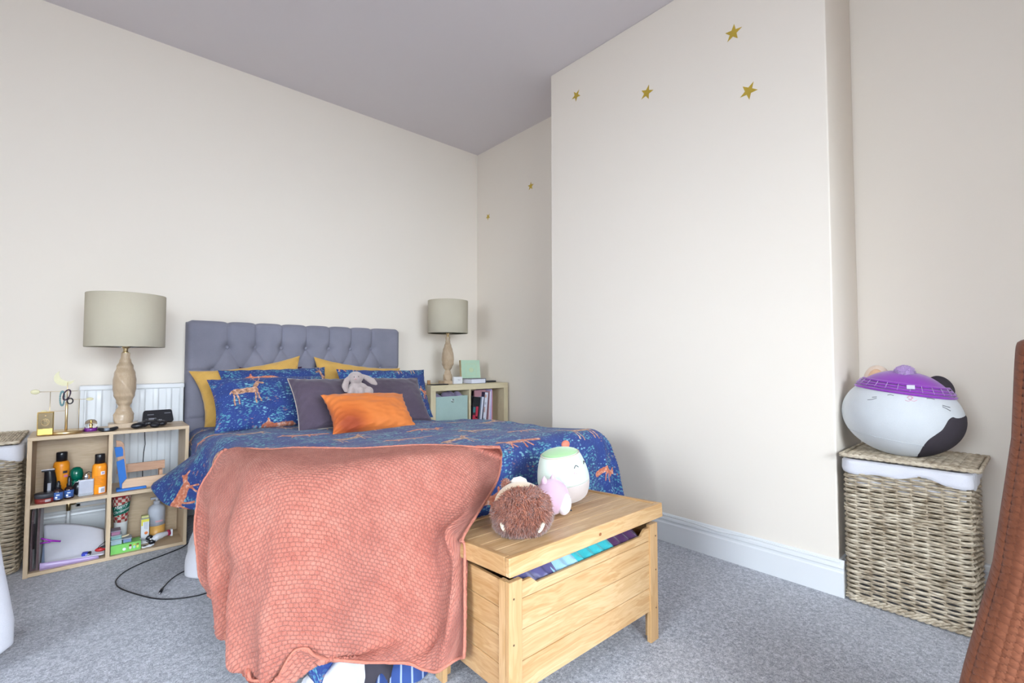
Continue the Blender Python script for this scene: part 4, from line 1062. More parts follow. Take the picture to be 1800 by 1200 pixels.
# ---- pillows and cushions
def pillow(name, w_, h_, th, loc, rot, m, label, cat='pillow', grp=None, corner=.045, wr=1.0, uvo=(0,0), seed=0, pipe=None, flop=0):
    """standing pillow: width along x, height along z, front facing -y; loc = bottom centre"""
    Mx = rotM(loc, rot)
    def side(sgn):
        def f(u, v_):
            a, b = 2*u-1, 2*v_-1
            pin = 1-corner*(1-abs(b)**2)*abs(a)**6*1.6; pin2 = 1-corner*(1-abs(a)**2)*abs(b)**6*1.6
            x = a*w_/2*pin; z = h_/2+b*h_/2*pin2
            t = max(0, (1-abs(a)**2.6)*(1-abs(b)**2.6))**.55*th/2
            ed = max(0, 1-max(abs(a), abs(b)))
            t += wr*.007*nz(a*2.3+seed, b*2.3, seed+sgn)*min(1, ed*5)+wr*.004*nz(a*6, b*6, seed+3)*min(1, ed*5)
            rp = math.exp(-ed/.12)*(1-math.exp(-ed/.02))
            t += wr*.005*math.sin((a-b)*22+seed)*rp
            zz = z
            if flop: zz -= flop*(a*a)*v_
            return (x, sgn*t-.02*math.sin(v_*PI)*0, zz)
        return f
    g = MB()
    n = 64
    g.grid(side(-1), n, n, 0, Mx, lambda u, v_: (uvo[0]+u*w_, uvo[1]+v_*h_))
    g.grid(side(1), n, n, 0, Mx, lambda u, v_: (uvo[0]+u*w_, uvo[1]+v_*h_), flip=True)
    o = obj(name, g, m); tag(o, label, cat, grp)
    if pipe:
        f = side(-1); pts = [f(i/30, 0) for i in range(30)]+[f(1, i/30) for i in range(30)]+[f(1-i/30, 1) for i in range(30)]+[f(0, 1-i/30) for i in range(30)]
        pts = [Mx @ Vector(p) for p in pts]
        obj('piping', MB().tube(pts, .003, 6, closed=True), pipe, o)
    return o
BT_ = .625
pg = 'pillows against the headboard'
pillow('pillow', .70, .46, .13, (.885,3.64,BT_-.05), (-.16,-.15,0), M['mustard'], 'mustard pillow on the left behind the deer print pillow, rising to a peak', grp=pg, seed=2, corner=.09, wr=1.6)
pillow('pillow', .74, .46, .13, (1.58,3.66,BT_-.055), (-.16,.13,0), M['mustard'], 'mustard pillow on the right leaning on the headboard centre', grp=pg, seed=9, corner=.09, wr=1.6)
pillow('cushion', .42, .42, .10, (.98,3.715,BT_-.05), (-.08,.0,0), plain('dark purple cotton', (.05,.02,.06), .9), 'dark purple cushion peeking above the left mustard pillow', 'cushion', seed=4)
pillow('pillow', .70, .44, .15, (.98,3.40,BT_-.01), (-.58,-.02,0), M['print'], 'navy printed pillow mostly hidden behind the plum cushion and soft bunny', grp=pg, uvo=(.1,.3), seed=5)
pillow('pillow', .70, .40, .16, (.885,3.19,BT_+.0), (-.72,-.01,0), M['print'], 'navy pillow with a deer on its upper left, front left of the bed', grp=pg, uvo=(.33,.13), seed=6)
pillow('pillow', .74, .42, .17, (1.72,3.34,BT_-.04), (-.42,.02,-.03), M['print'], 'navy printed pillow at the right side of the bed beside the other shelf', grp=pg, uvo=(.55,.42), seed=7)
pc = 'plum cushions'
pillow('cushion', .47, .375, .13, (1.125,2.84,BT_+.005), (-.66,.02,.03), M['plum'], 'plum cushion with pale piping, left of the soft bunny', 'cushion', pc, seed=11, pipe=M['piping'])
pillow('cushion', .50, .37, .13, (1.55,2.90,BT_), (-.66,.03,-.03), M['plum'], 'plum cushion leaning behind the right end of the orange cushion', 'cushion', pc, seed=12, pipe=M['plum'])
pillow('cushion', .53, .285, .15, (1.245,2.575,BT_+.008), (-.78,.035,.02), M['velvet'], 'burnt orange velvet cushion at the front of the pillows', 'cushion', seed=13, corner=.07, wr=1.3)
# bunny
g = MB(); B0 = P(625, 693, 'y', 2.86)
def E_(dx, dy, dz, r, rot=None):
    g.ell((B0.x+dx, B0.y+dy, B0.z+dz), r, rot, 18, 12)
from mathutils import Euler
E_(0,0,.03,(.050,.042,.052)); E_(-.004,-.008,.105,(.047,.044,.038)); E_(-.018,-.030,.098,(.024,.022,.020))
E_(-.045,-.028,.018,(.018,.020,.036), Euler((0,.15,0))); E_(.012,-.038,.015,(.026,.024,.040), Euler((0,-.1,0))); E_(.070,-.015,.018,(.040,.028,.032), Euler((0,.2,0))); E_(.045,-.02,.045,(.020,.018,.035), Euler((0,-.9,0)))
L = thing('plush_bunny', B0, 'grey beige floppy-eared plush bunny slumped over the orange cushion', 'soft toy')
obj('body', g, M['p_bunny'], L, remesh=.0045)
for pts, rr_ in (([(-.035,.0,.115),(-.062,-.012,.09),(-.075,-.02,.055),(-.066,-.022,.025)],[.010,.017,.020,.013]),([(.035,0,.118),(.070,-.010,.100),(.105,-.016,.078),(.128,-.02,.062)],[.010,.017,.020,.010])):
    q = [B0+Vector(p) for p in pts]; e = MB()
    # flattened ear: tube then squash
    fine = []; fr_ = []
    for i in range(3):
        for k in range(6):
            t = k/6; fine.append(q[i].lerp(q[i+1], t)); fr_.append(rr_[i]*(1-t)+rr_[i+1]*t)
    fine.append(q[3]); fr_.append(rr_[3]); fine.append(q[3]+(q[3]-q[2]).normalized()*.008); fr_.append(.003)
    e.tube(fine, fr_, 14); cy_ = sum(p.y for p in e.v)/len(e.v)
    e.v = [Vector((p.x, cy_+(p.y-cy_)*.5, p.z)) for p in e.v]
    obj('ear', e, M['p_bunny'], L)
obj('nose', MB().ell((B0.x-.024,B0.y-.052,B0.z+.098),(.005,.004,.004)), plain('pink nose', (.5,.25,.25)), L)
obj('eye', MB().ell((B0.x-.030,B0.y-.046,B0.z+.110),(.003,.003,.003)), M['black'], L)
obj('eye', MB().ell((B0.x-.004,B0.y-.050,B0.z+.112),(.003,.003,.003)), M['black'], L)

# ================================================================== right shelf unit
KX0, KX1, KY0, KY1, KH = 2.085, 2.922, 3.36, 3.75, .832
u_ = thing('cube_shelf', (2.5,3.55,0), 'pale birch cube shelf in the alcove to the right of the bed', 'shelf')
tk = .048
obj('top_board', MB().box((KX0,KY0,KH-tk),(KX1,KY1,KH)), M['birch'], u_, bevel=.001)
obj('side_board', MB().box((KX0,KY0+.0005,0),(KX0+tk,KY1,KH-tk)), M['birch_v'], u_)
obj('side_board', MB().box((KX1-tk,KY0+.0005,0),(KX1,KY1,KH-tk)), M['birch_v'], u_)
obj('bottom_board', MB().box((KX0+tk,KY0+.001,0),(KX1-tk,KY1,tk)), M['birch'], u_)
obj('divider', MB().box((2.475,KY0+.002,tk),(2.493,KY1,KH-tk)), M['birch_v'], u_)
obj('shelf_board', MB().box((KX0+tk,KY0+.002,.407),(2.475,KY1,.425)), M['birch'], u_)
obj('shelf_board', MB().box((2.493,KY0+.002,.407),(KX1-tk,KY1,.425)), M['birch'], u_)
lampR.location = (2.375, 3.55, KH+.0)
lampR['label'] = 'twisted wood table lamp with round linen shade on the right shelf near the room corner'
lampR.rotation_euler = (0, 0, .0)
# fabric box
mint = fabric('mint storage fabric', (.40,.54,.50), weave=700, var=.05)
L = thing('storage_box', (2.29,3.55,.425), 'mint fabric storage box with metal ring in the right shelf', 'storage box')
g = MB()
for a_, b_ in (((2.140,3.366,.427),(2.462,3.371,.735)),((2.140,3.70,.427),(2.462,3.705,.735)),((2.140,3.371,.427),(2.145,3.70,.735)),((2.457,3.371,.427),(2.462,3.70,.735)),((2.145,3.371,.427),(2.457,3.70,.432))): g.box(a_, b_)
obj('box_body', g, mint, L, bevel=.002)
q = P(796,704,'y',3.362)
obj('ring', MB().tube([(q.x+.012*math.cos(a), q.y, q.z+.012*math.sin(a)) for a in [i*PI/12 for i in range(24)]], .003, 8, closed=True), M['chrome'], L)
g = MB()
def lump(name, x, y, z, r, m, label, cat, seed):
    g = MB()
    for k in range(5):
        rnd = random.Random(seed+k); g.ell((x+rnd.uniform(-.6,.6)*r[0], y+rnd.uniform(-.5,.5)*r[1], z+rnd.uniform(-.2,.2)*r[2]), (r[0]*.6, r[1]*.6, r[2]*.6), Euler((rnd.random(),rnd.random(),rnd.random())))
    return tag(obj(name, g, m, remesh=.006), label, cat)
lilc = fabric('lilac knit', (.32,.27,.42)); 
lump('folded_scarf', 2.20, 3.45, .715, (.065,.07,.05), lilc, 'small lilac fabric bundle at the left of the mint storage box', 'scarf', 3)
lump('folded_scarf', 2.35, 3.46, .72, (.09,.08,.055), fabric('mauve knit', (.26,.21,.32)), 'mauve fabric bundle at the middle of the mint storage box', 'scarf', 14)
# books in the right cube
bz = .425
def book(x, w_, h_, d, lean, m, name, label, cat='book', spiral=False, y0=3.372, spine=None, ex=None):
    L = thing(name, (x,y0+d/2,bz), label, cat, 'books in the right shelf')
    Mx = Matrix.Translation((x,y0,bz+.001)) @ Matrix.Rotation(lean,4,'Y')
    obj('cover', MB().box((0,0,0),(w_,d,h_),0,Mx), m, L, bevel=.001)
    obj('pages', MB().box((.003,-.0008,.004),(w_-.003,.003,h_-.004),0,Mx) if not spiral else MB().box((.002,-.0008,.003),(w_-.002,.004,h_-.003),0,Mx), spine or M['paper'], L)
    if spiral:
        g = MB(); pts = []
        n = int(h_/.009)
        for i in range(n*8): a = i*2*PI/8; pts.append(Mx @ Vector((w_/2+.8*w_/2*math.cos(a), -.004+.005*math.sin(a), .006+i/(n*8)*(h_-.012))))
        g.tube(pts, .0014, 5); obj('spiral_binding', g, M['paper'], L)
    if ex:
        for (a_, b_, c_, d_, mm) in ex: obj('cover_print', MB().box((w_*a_,-.0016,h_*b_),(w_*c_,.001,h_*d_),0,Mx), mm, L)
    return L
redm = plain('magenta red print', (.50,.035,.07), .4); teal_ = plain('teal print', (.05,.20,.22), .4); pinkm = plain('dusty pink card', (.50,.25,.28), .6)
gry = plain('pale grey print', (.45,.45,.55), .5)
book(2.505, .060, .215, .16, .10, plain('black cover', (.02,.02,.03), .4), 'magazine', 'black and red magazine at the left of the book cube', 'magazine', spine=plain('red black print', (.06,.02,.03), .5),
     ex=[(.05,.72,.45,.95,teal_),(.05,.42,.5,.62,redm),(.55,.05,.95,.97,redm),(.05,.05,.45,.35,gry),(.6,.5,.9,.56,M['wtext'])])
book(2.505, .118, .295, .012, .14, plain('black board', (.014,.014,.018), .6), 'notebook', 'plain black board notebook standing behind the red magazine', 'notebook', y0=3.39, spine=plain('black board2', (.014,.014,.018), .6))
book(2.590, .022, .290, .20, .12, plain('pale blue notebook', (.28,.33,.42), .5), 'notebook', 'spiral notebook with pale blue edge beside the black one', 'notebook', True)
book(2.625, .040, .33, .20, .10, plain('dark patterned cover', (.035,.03,.07), .5), 'notebook', 'dark patterned spiral notebook with orange spots', 'notebook', True,
     ex=[(.1,.85,.5,.93,plain('orange spot', (.6,.2,.06))),(.1,.45,.4,.6,plain('orange spot2', (.45,.2,.15))),(.15,.66,.6,.72,gry),(.1,.2,.45,.3,plain('teal spot', (.1,.25,.3)))])
book(2.575, .13, .345, .012, .0, pinkm, 'folder', 'dusty pink card folder standing at the back', 'folder', y0=3.42, spine=pinkm)
book(2.694, .014, .335, .22, .06, plain('pink cover', (.62,.33,.36), .5), 'book', 'slim pink book beside the patterned notebook')
book(2.716, .016, .350, .22, .02, plain('lilac cover', (.50,.42,.68), .5), 'folder', 'slim lilac folder standing furthest right but one', 'folder', spine=plain('lilac edge', (.55,.5,.78)))
book(2.737, .010, .340, .22, .0, plain('coral cover', (.60,.22,.24), .5), 'book', 'thin coral book at the right end of the row', spine=plain('coral edge', (.6,.3,.3)))
# on top
L = thing('picture_book', (2.62,3.60,KH), 'pale mint square book standing upright behind the small white-paged book', 'book')
Mx = Matrix.Translation((2.545,3.565,KH+.002)) @ Matrix.Rotation(-.10,4,'X')
obj('cover', MB().box((0,0,0),(.215,.026,.208),0,Mx), plain('mint cover', (.48,.66,.49), .5, var=.02), L, bevel=.002)
g = MB()
for (a_,b_,c_,d_) in ((.05,.06,.17,.063),(.05,.17,.17,.173),(.05,.06,.053,.173),(.167,.06,.17,.173)): g.box((a_,-.0006,b_),(c_,.001,d_),0,Mx)
obj('foil_frame', g, plain('pale gold print', (.56,.66,.42), .4), L)
obj('foil_star', MB().ell((.11,-.0003,.115),(.028,.0006,.022),None,12,8,0,Mx), plain('pale gold print2', (.56,.66,.42), .4), L)
obj('spine_edge', MB().box((-.004,.002,0),(.002,.027,.208),0,Mx), plain('tan spine', (.50,.38,.22)), L)
L = thing('book', (2.60,3.47,KH), 'thick white-paged book lying flat in front of the mint book', 'book')
obj('page_block', MB().box((2.530,3.402,KH+.003),(2.686,3.535,KH+.038)), M['paper'], L, bevel=.001)
obj('cover', MB().box((2.526,3.398,KH),(2.690,3.54,KH+.003)).box((2.526,3.398,KH+.038),(2.690,3.54,KH+.043)).box((2.686,3.398,KH),(2.691,3.54,KH+.043)), plain('grey cover', (.20,.20,.23), .5), L)
def remote(x, y, rz, w_, l, label, name, cat):
    L = thing(name, (x,y,KH), label, cat); Mx = rotM((x,y,KH), (0,0,rz))
    obj('body', MB().box((-l/2,-w_/2,.002),(l/2,w_/2,.016),0,Mx), M['dark'], L, bevel=.004)
    obj('button_pad', MB().box((-l/2+.02,-w_/2+.01,.016),(l/2-.02,w_/2-.01,.0172),0,Mx), M['black'], L)
remote(2.80, 3.50, -.05, .045, .150, 'black remote control lying at the right end of the right shelf', 'remote_control', 'remote control')
L = thing('mobile_phone', (2.19,3.41,KH), 'flat black phone lying at the left end of the right shelf', 'phone')
obj('phone_body', MB().box((2.125,3.372,KH),(2.268,3.44,KH+.009)), M['black'], L, bevel=.003)
L = thing('lip_balm_pot', (2.115,3.46,KH), 'small round tan wooden pot at the left end of the right shelf', 'pot')
obj('pot', MB().cyl((2.125,3.46,KH), .014, .040, 20), plain('tan wood', (.42,.22,.10)), L); obj('pot_foot', MB().cyl((2.125,3.46,KH), .0155, .006, 20), M['dark'], L)
L = thing('desk_clock', (2.42,3.475,KH), 'small white block clock leaning on the foot of the right lamp', 'clock')
obj('clock_body', MB().box((2.385,3.462,KH+.0),(2.475,3.49,KH+.062),0), plain('white card', (.76,.76,.78), .5), L, bevel=.003)
obj('clock_hands', MB().tube([(2.425,3.4612,KH+.038),(2.438,3.4612,KH+.033),(2.450,3.4612,KH+.036)], .0012, 5), M['btext'], L)
#--PART4--
# ================================================================== pine chest at the foot of the bed
CX0, CX1, CY0, CY1 = .875, 1.622, 1.0, 1.372
ch = thing('toy_chest', (1.25,1.19,0), 'varnished pine blanket chest with half-open lid at the foot of the bed', 'chest')
PT_ = .432
def post(x, sx, y, sy):
    g = MB(); a = .050; t = .018
    # L section made of a face board and a side board with a fine groove between
    xs = (x, x+sx*a); ys = (y, y+sy*t); g.box((min(xs),min(ys),0),(max(xs),max(ys),PT_))
    xs = (x, x+sx*t); ys = (y+sy*(t+.0015), y+sy*(a-.004)); g.box((min(xs),min(ys),0),(max(xs),max(ys),PT_-.002))
    o = obj('post', g, M['pine_z'], ch, bevel=.002)
    for z in (.12, .26, .385):
        if sy > 0: obj('screw', MB().cyl((0,0,0), .003, .001, 10, 0, Matrix.Translation((x+sx*.016, y-.0005*sy, z)) @ Matrix.Rotation(PI/2,4,'X')), plain('screw hole', (.10,.06,.03)), o)
post(CX0, 1, CY0, 1); post(CX1, -1, CY0, 1); post(CX0, 1, CY1, -1); post(CX1, -1, CY1, -1)
def planks(name, a0, a1, z0, z1, n, mk, m, gap=.0016):
    """tongue and groove boards in one panel"""
    g = MB(); h = (z1-z0)/n
    for i in range(n): mk(g, a0, a1, z0+i*h+gap/2, z0+(i+1)*h-gap/2)
    return obj(name, g, m, ch, bevel=.0022, segs=2)
planks('front_panel', CX0+.048, CX1-.048, .112, .372, 3, lambda g,a,b,z0,z1: g.box((a,CY0+.006,z0),(b,CY0+.018,z1)), M['pine'])
# top front board with a dropped middle
g = MB(); z0 = .3728; za = .420; zb = .400
pts = [(CX0+.048,z0),(CX1-.048,z0),(CX1-.048,za),(CX1-.075,za),(CX1-.10,zb),(CX0+.115,zb),(CX0+.09,za),(CX0+.048,za)]
Mx = Matrix(((1,0,0,0),(0,0,-1,CY0+.018),(0,1,0,0),(0,0,0,1))); g.prism(pts, .012, 0, Mx); obj('front_panel', g, M['pine'], ch, bevel=.002)
planks('side_panel', CY0+.046, CY1-.046, .112, .425, 4, lambda g,a,b,z0,z1: g.box((CX0+.006,a,z0),(CX0+.018,b,z1)), M['pine_y'])
planks('side_panel', CY0+.046, CY1-.046, .112, .425, 4, lambda g,a,b,z0,z1: g.box((CX1-.018,a,z0),(CX1-.006,b,z1)), M['pine_y'])
planks('back_panel', CX0+.048, CX1-.048, .112, .425, 4, lambda g,a,b,z0,z1: g.box((a,CY1-.018,z0),(b,CY1-.006,z1)), M['pine'])
obj('bottom_board', MB().box((CX0+.019,CY0+.019,.112),(CX1-.019,CY1-.019,.124)), M['pine'], ch)
# lid (tilted: propped open at the front by the clothes)
LX0, LX1, LY0, LY1 = .862, 1.632, .985, 1.372
tilt = math.atan2(.507-.483, LY1-LY0)
ML = Matrix.Translation((0, LY1, .483)) @ Matrix.Rotation(-tilt, 4, 'X')
lid = thing('lid_root', (0,0,0), None, None); bpy.data.objects.remove(lid)
D = LY1-LY0
g = MB(); n = 5; b0, b1 = -D+.020, -.020
for i in range(n):
    a = b0+(b1-b0)*i/n; g.box((LX0+.020, a+.0007, -.020), (LX1-.020, b0+(b1-b0)*(i+1)/n-.0007, -.004), 0, ML)
ld = obj('lid', g, M['pine'], ch, bevel=.0012)
obj('lid_front_rail', MB().box((LX0,-D,-.052),(LX1,-D+.020,0),0,ML), M['pine'], ld, bevel=.003)
obj('lid_back_rail', MB().box((LX0+.020,-.020,-.045),(LX1-.020,0,0),0,ML), M['pine'], ld, bevel=.003)
obj('lid_side_rail', MB().box((LX0,-D+.0205,-.052),(LX0+.020,0,0),0,ML), M['pine_y'], ld, bevel=.003)
obj('lid_side_rail', MB().box((LX1-.020,-D+.0205,-.052),(LX1,0,0),0,ML), M['pine_y'], ld, bevel=.003)
obj('knot', MB().ell((1.255,-D-.0002,-.028),(.007,.0006,.005),None,12,6,0,ML), plain('wood knot', (.28,.10,.035), .5), ld)
# clothes peeping out under the lid
def cloths(x0, x1, m, label, seed, z=.405, d=.03):
    g = MB()
    def f(u, v_):
        x = x0+(x1-x0)*u; e = math.sin(v_*PI)
        return (x, CY0+.024+.30*v_, z-.012+ (.030+.010*nz(u*6, v_*4, seed))*min(1, e*2.2)+.006*math.sin(u*(x1-x0)*120+seed+v_*9))
    g.grid(f, 60, 24)
    tag(obj('garment', g, m, solid=.004), label, 'clothing', 'clothes in the pine chest')
def motley(t, b):
    v = t.coord(); n = t.vor(v, 28, out='Color'); 
    t.l.new(t.mix(.65, t.ramp(t.noise(v, 20, 1), [(.4,(.03,.03,.10)),(.5,(.35,.35,.45)),(.6,(.05,.04,.15))]), (.10,.09,.20)), b.inputs['Base Color'])
cloths(.935, 1.09, mat('navy and white patterned cloth', rough=.9, fn=motley), 'navy and white patterned garment at the left of the chest opening', 1)
cloths(1.08, 1.20, fabric('pale blue shirt', (.30,.50,.62)), 'pale blue garment left of centre in the chest opening', 2)
cloths(1.17, 1.40, fabric('turquoise shirt', (.03,.38,.42)), 'bright turquoise garment in the middle of the chest opening', 3)
cloths(1.38, 1.54, fabric('plum shirt', (.07,.02,.08)), 'dark plum garment at the right of the chest opening', 4)

def onlid(px, py): return P(px, py, 'z', .498)
# ---- mint cup-shaped plush
B = Vector((1.405, 1.265, .493))
L = thing('plush_toy', B, 'mint and beige egg-shaped plush with closed eyes standing on the pine chest', 'soft toy')
def egg(sc=1.0, t0=0, t1=1):
    prof = [(0,0),(.055,.004),(.085,.025),(.098,.060),(.102,.095),(.096,.135),(.085,.170),(.075,.192),(.055,.206),(.03,.213),(0,.215)]
    return prof
TL = rotM(B, (.0,-.16,0)); TL = rotM(B, (-.06,-.14,0))
pr = egg()
def seg(z0, z1, infl=0):
    out = []
    for i in range(41):
        z = .215*i/40
        if z < z0-1e-6 or z > z1+1e-6: continue
        for k in range(len(pr)-1):
            if pr[k][1] <= z <= pr[k+1][1]+1e-9:
                tt = (z-pr[k][1])/(pr[k+1][1]-pr[k][1]+1e-9); out.append((pr[k][0]+(pr[k+1][0]-pr[k][0])*tt+infl, z)); break
    return out
def eggM(prof_): return MB().lathe(prof_, (0,0,.0), 44, 0, TL)
def smoothprof(a):
    P_ = np.array(a); 
    for _ in range(3): P_[1:-1] = (P_[1:-1]*2+P_[:-2]+P_[2:])/4
    return [tuple(x) for x in P_]
full = smoothprof(seg(0, .215))
obj('body', eggM([p for p in full if p[1] >= .085]), M['p_mint'], L)
obj('lower_body', eggM([p for p in full if p[1] <= .0865]), M['p_cream'], L)
obj('green_top', eggM([(r+.0006, z+.0004) for r, z in full if z >= .193]), M['p_green'], L)
obj('seam', MB().tube([TL @ Vector(((.0755)*math.cos(a), .0755*math.sin(a), .191)) for a in [i*PI/20 for i in range(40)]], .0016, 6, closed=True), plain('tan seam', (.62,.52,.38)), L)
obj('strawberry', MB().ell((.052,.012,.212),(.020,.014,.016),None,16,10,0,TL), plain('coral felt', (.62,.18,.12), .9), L)
def face_pt(a, z, infl=.0012):
    r = np.interp(z, [p[1] for p in full], [p[0] for p in full])+infl
    return TL @ Vector((r*math.cos(a), r*math.sin(a), z))
fa = math.radians(-98)
for da in (-.02, .62):
    obj('eye', MB().tube([face_pt(fa+da+k*.055, .150+.007*math.cos(k*.9)) for k in (-2,-1,0,1,2)], .0015, 6), M['btext'], L)
obj('cheek', MB().ell(face_pt(fa-.12, .132, -.001),(.008,.004,.006)), plain('pink cheek', (.85,.50,.50), .9), L)

# ---- pink small plush between
B2 = Vector((1.245, 1.19, .497))
L = thing('plush_toy', B2, 'small pale pink plush wedged between the furry brown toy and the mint plush', 'soft toy')
obj('body', MB().ell((B2.x,B2.y,B2.z+.062),(.062,.060,.062),None,28,18), M['p_pink'], L)
g = MB(); g.ell((B2.x+.012,B2.y-.045,B2.z+.045),(.030,.024,.040)); obj('muzzle', g, plushmat('p_pale', 'pale plush', (.82,.74,.80)), L)
obj('ear', MB().lathe([(.014,0),(.009,.014),(0,.026)], (B2.x-.03,B2.y+.01,B2.z+.112), 14), M['p_pink'], L)
obj('ear', MB().lathe([(.014,0),(.009,.014),(0,.026)], (B2.x+.02,B2.y+.015,B2.z+.112), 14), M['p_pink'], L)
obj('eye', MB().ell((B2.x+.030,B2.y-.056,B2.z+.062),(.005,.003,.005)), M['black'], L)
obj('eye', MB().ell((B2.x+.028,B2.y-.064,B2.z+.022),(.004,.003,.003)), M['black'], L)

# ---- brown furry plush lying on its side, head towards the camera
B3 = Vector((1.045, 1.14, .495))
L = thing('plush_toy', B3, 'round cream plush with shaggy brown fur and two small horns on the chest lid', 'soft toy')
Cb = B3+Vector((.002,0,.078)); ax_ = (Vector((0,0,1.0))-Cb); ax_ = Vector((-.48,-.78,-.22)).normalized()
Rq = ax_.to_track_quat('Z', 'Y'); MR = Matrix.Translation(Cb) @ Rq.to_matrix().to_4x4() @ Matrix.Scale(.94, 4)
RR = Vector((.108,.094,.105))
g = MB(); g.ell((0,0,0), (.094,.084,.092), None, 40, 26, 0, MR); obj('body', g, M['p_tan'], L)
def furry(name, par, centre_fn, n, ln, m1, m2, thick=.0016):
    g = MB(); rnd = random.Random(5)
    for i in range(n):
        p, nr = centre_fn(rnd)
        d = (nr+Vector((rnd.uniform(-.5,.5),rnd.uniform(-.5,.5),rnd.uniform(-.6,.3)))+noise.noise_vector(p*55)*1.3).normalized()
        l = ln*rnd.uniform(.6,1.2); s1 = d.cross(Vector((0,0,1))).normalized(); s2 = d.cross(s1)
        tip = p+d*l+Vector((0,0,-l*.25)); mid = p+d*l*.5
        vs_ = [p+s1*thick, p-s1*thick*.5+s2*thick*.8, p-s1*thick*.5-s2*thick*.8, mid+s1*thick*.8, mid-s1*thick*.4+s2*thick*.6, mid-s1*thick*.4-s2*thick*.6, tip]
        g.add(vs_, [(0,1,4,3),(1,2,5,4),(2,0,3,5),(3,4,6),(4,5,6),(5,3,6)], 0 if rnd.random() < .75 else 1)
    o = obj(name, g, [m1, m2], par); o['kind'] = 'stuff'; return o
def head_fn(rnd):
    while True:
        z = rnd.uniform(.22, 1); a = rnd.uniform(0, 2*PI); s = math.sqrt(1-z*z)
        nl = Vector((s*math.cos(a), s*math.sin(a), z))
        # the parting: fewer hairs on the centre line
        if abs(nl.x) < .03 and rnd.random() < .6: continue
        p = MR @ Vector((nl.x*.096, nl.y*.086, nl.z*.094)); nr = (MR.to_3x3() @ Vector((nl.x/.102, nl.y/.09, nl.z/.1))).normalized()
        return p, nr
cap_ = MB(); cap_.grid(lambda u,v_: (.0965*math.sin(v_*1.34)*math.cos(2*PI*u), .0865*math.sin(v_*1.34)*math.sin(2*PI*u), .0945*math.cos(v_*1.34)), 40, 16, 0, MR)
hc = obj('fur_cap', cap_, M['p_brown'], L)
furry('fur', hc, head_fn, 8000, .021, M['p_brown'], M['fur_tip'])
for (px, py, r, rz) in ((884,926,(.007,.007,.018),-.5),(952,926,(.007,.007,.020),.75)):
    d = (P(px,py,'y',1.0)-Vector((0,0,CAM_H))).normalized()
    # point where this line of sight meets the head
    o_ = Vector((0,0,CAM_H)); inv = MR.inverted(); lo = inv @ o_; ldv = inv.to_3x3() @ d
    S_ = Vector((1/.109,1/.099,1/.107)); a_ = Vector([lo[i]*S_[i] for i in range(3)]); b_ = Vector([ldv[i]*S_[i] for i in range(3)])
    A_, B_, C_ = b_.dot(b_), 2*a_.dot(b_), a_.dot(a_)-1; disc = max(0, B_*B_-4*A_*C_); t_h = (-B_-math.sqrt(disc))/(2*A_)
    q = o_+d*t_h
    obj('horn', MB().ell(q, r, Euler((0,rz,0))), plain('cream felt', (.80,.70,.56), .9), L)
g = MB(); q = [P(898,848,'y',1.22), P(905,842,'y',1.22), P(916,841,'y',1.22), P(924,848,'y',1.22)]
pts = [P(x,y,'y',1.20) for x,y in ((899,850),(905,844),(914,842),(921,845),(924,853))]
obj('tail', MB().tube(pts, [.009,.010,.010,.010,.009], 12), plushmat('p_ctail', 'white cream plush', (.84,.76,.68)), L)
tc = P(889,850,'y',1.20)
def tuft_fn(rnd):
    nl = Vector((rnd.gauss(0,1),rnd.gauss(0,1),rnd.gauss(0,1))).normalized(); return tc+nl*.010, nl
tt_ = obj('tail_tuft', MB().ell(tc, (.013,.013,.013)), M['p_brown'], L)
furry('fur', tt_, tuft_fn, 700, .012, M['p_brown'], M['fur_tip'])

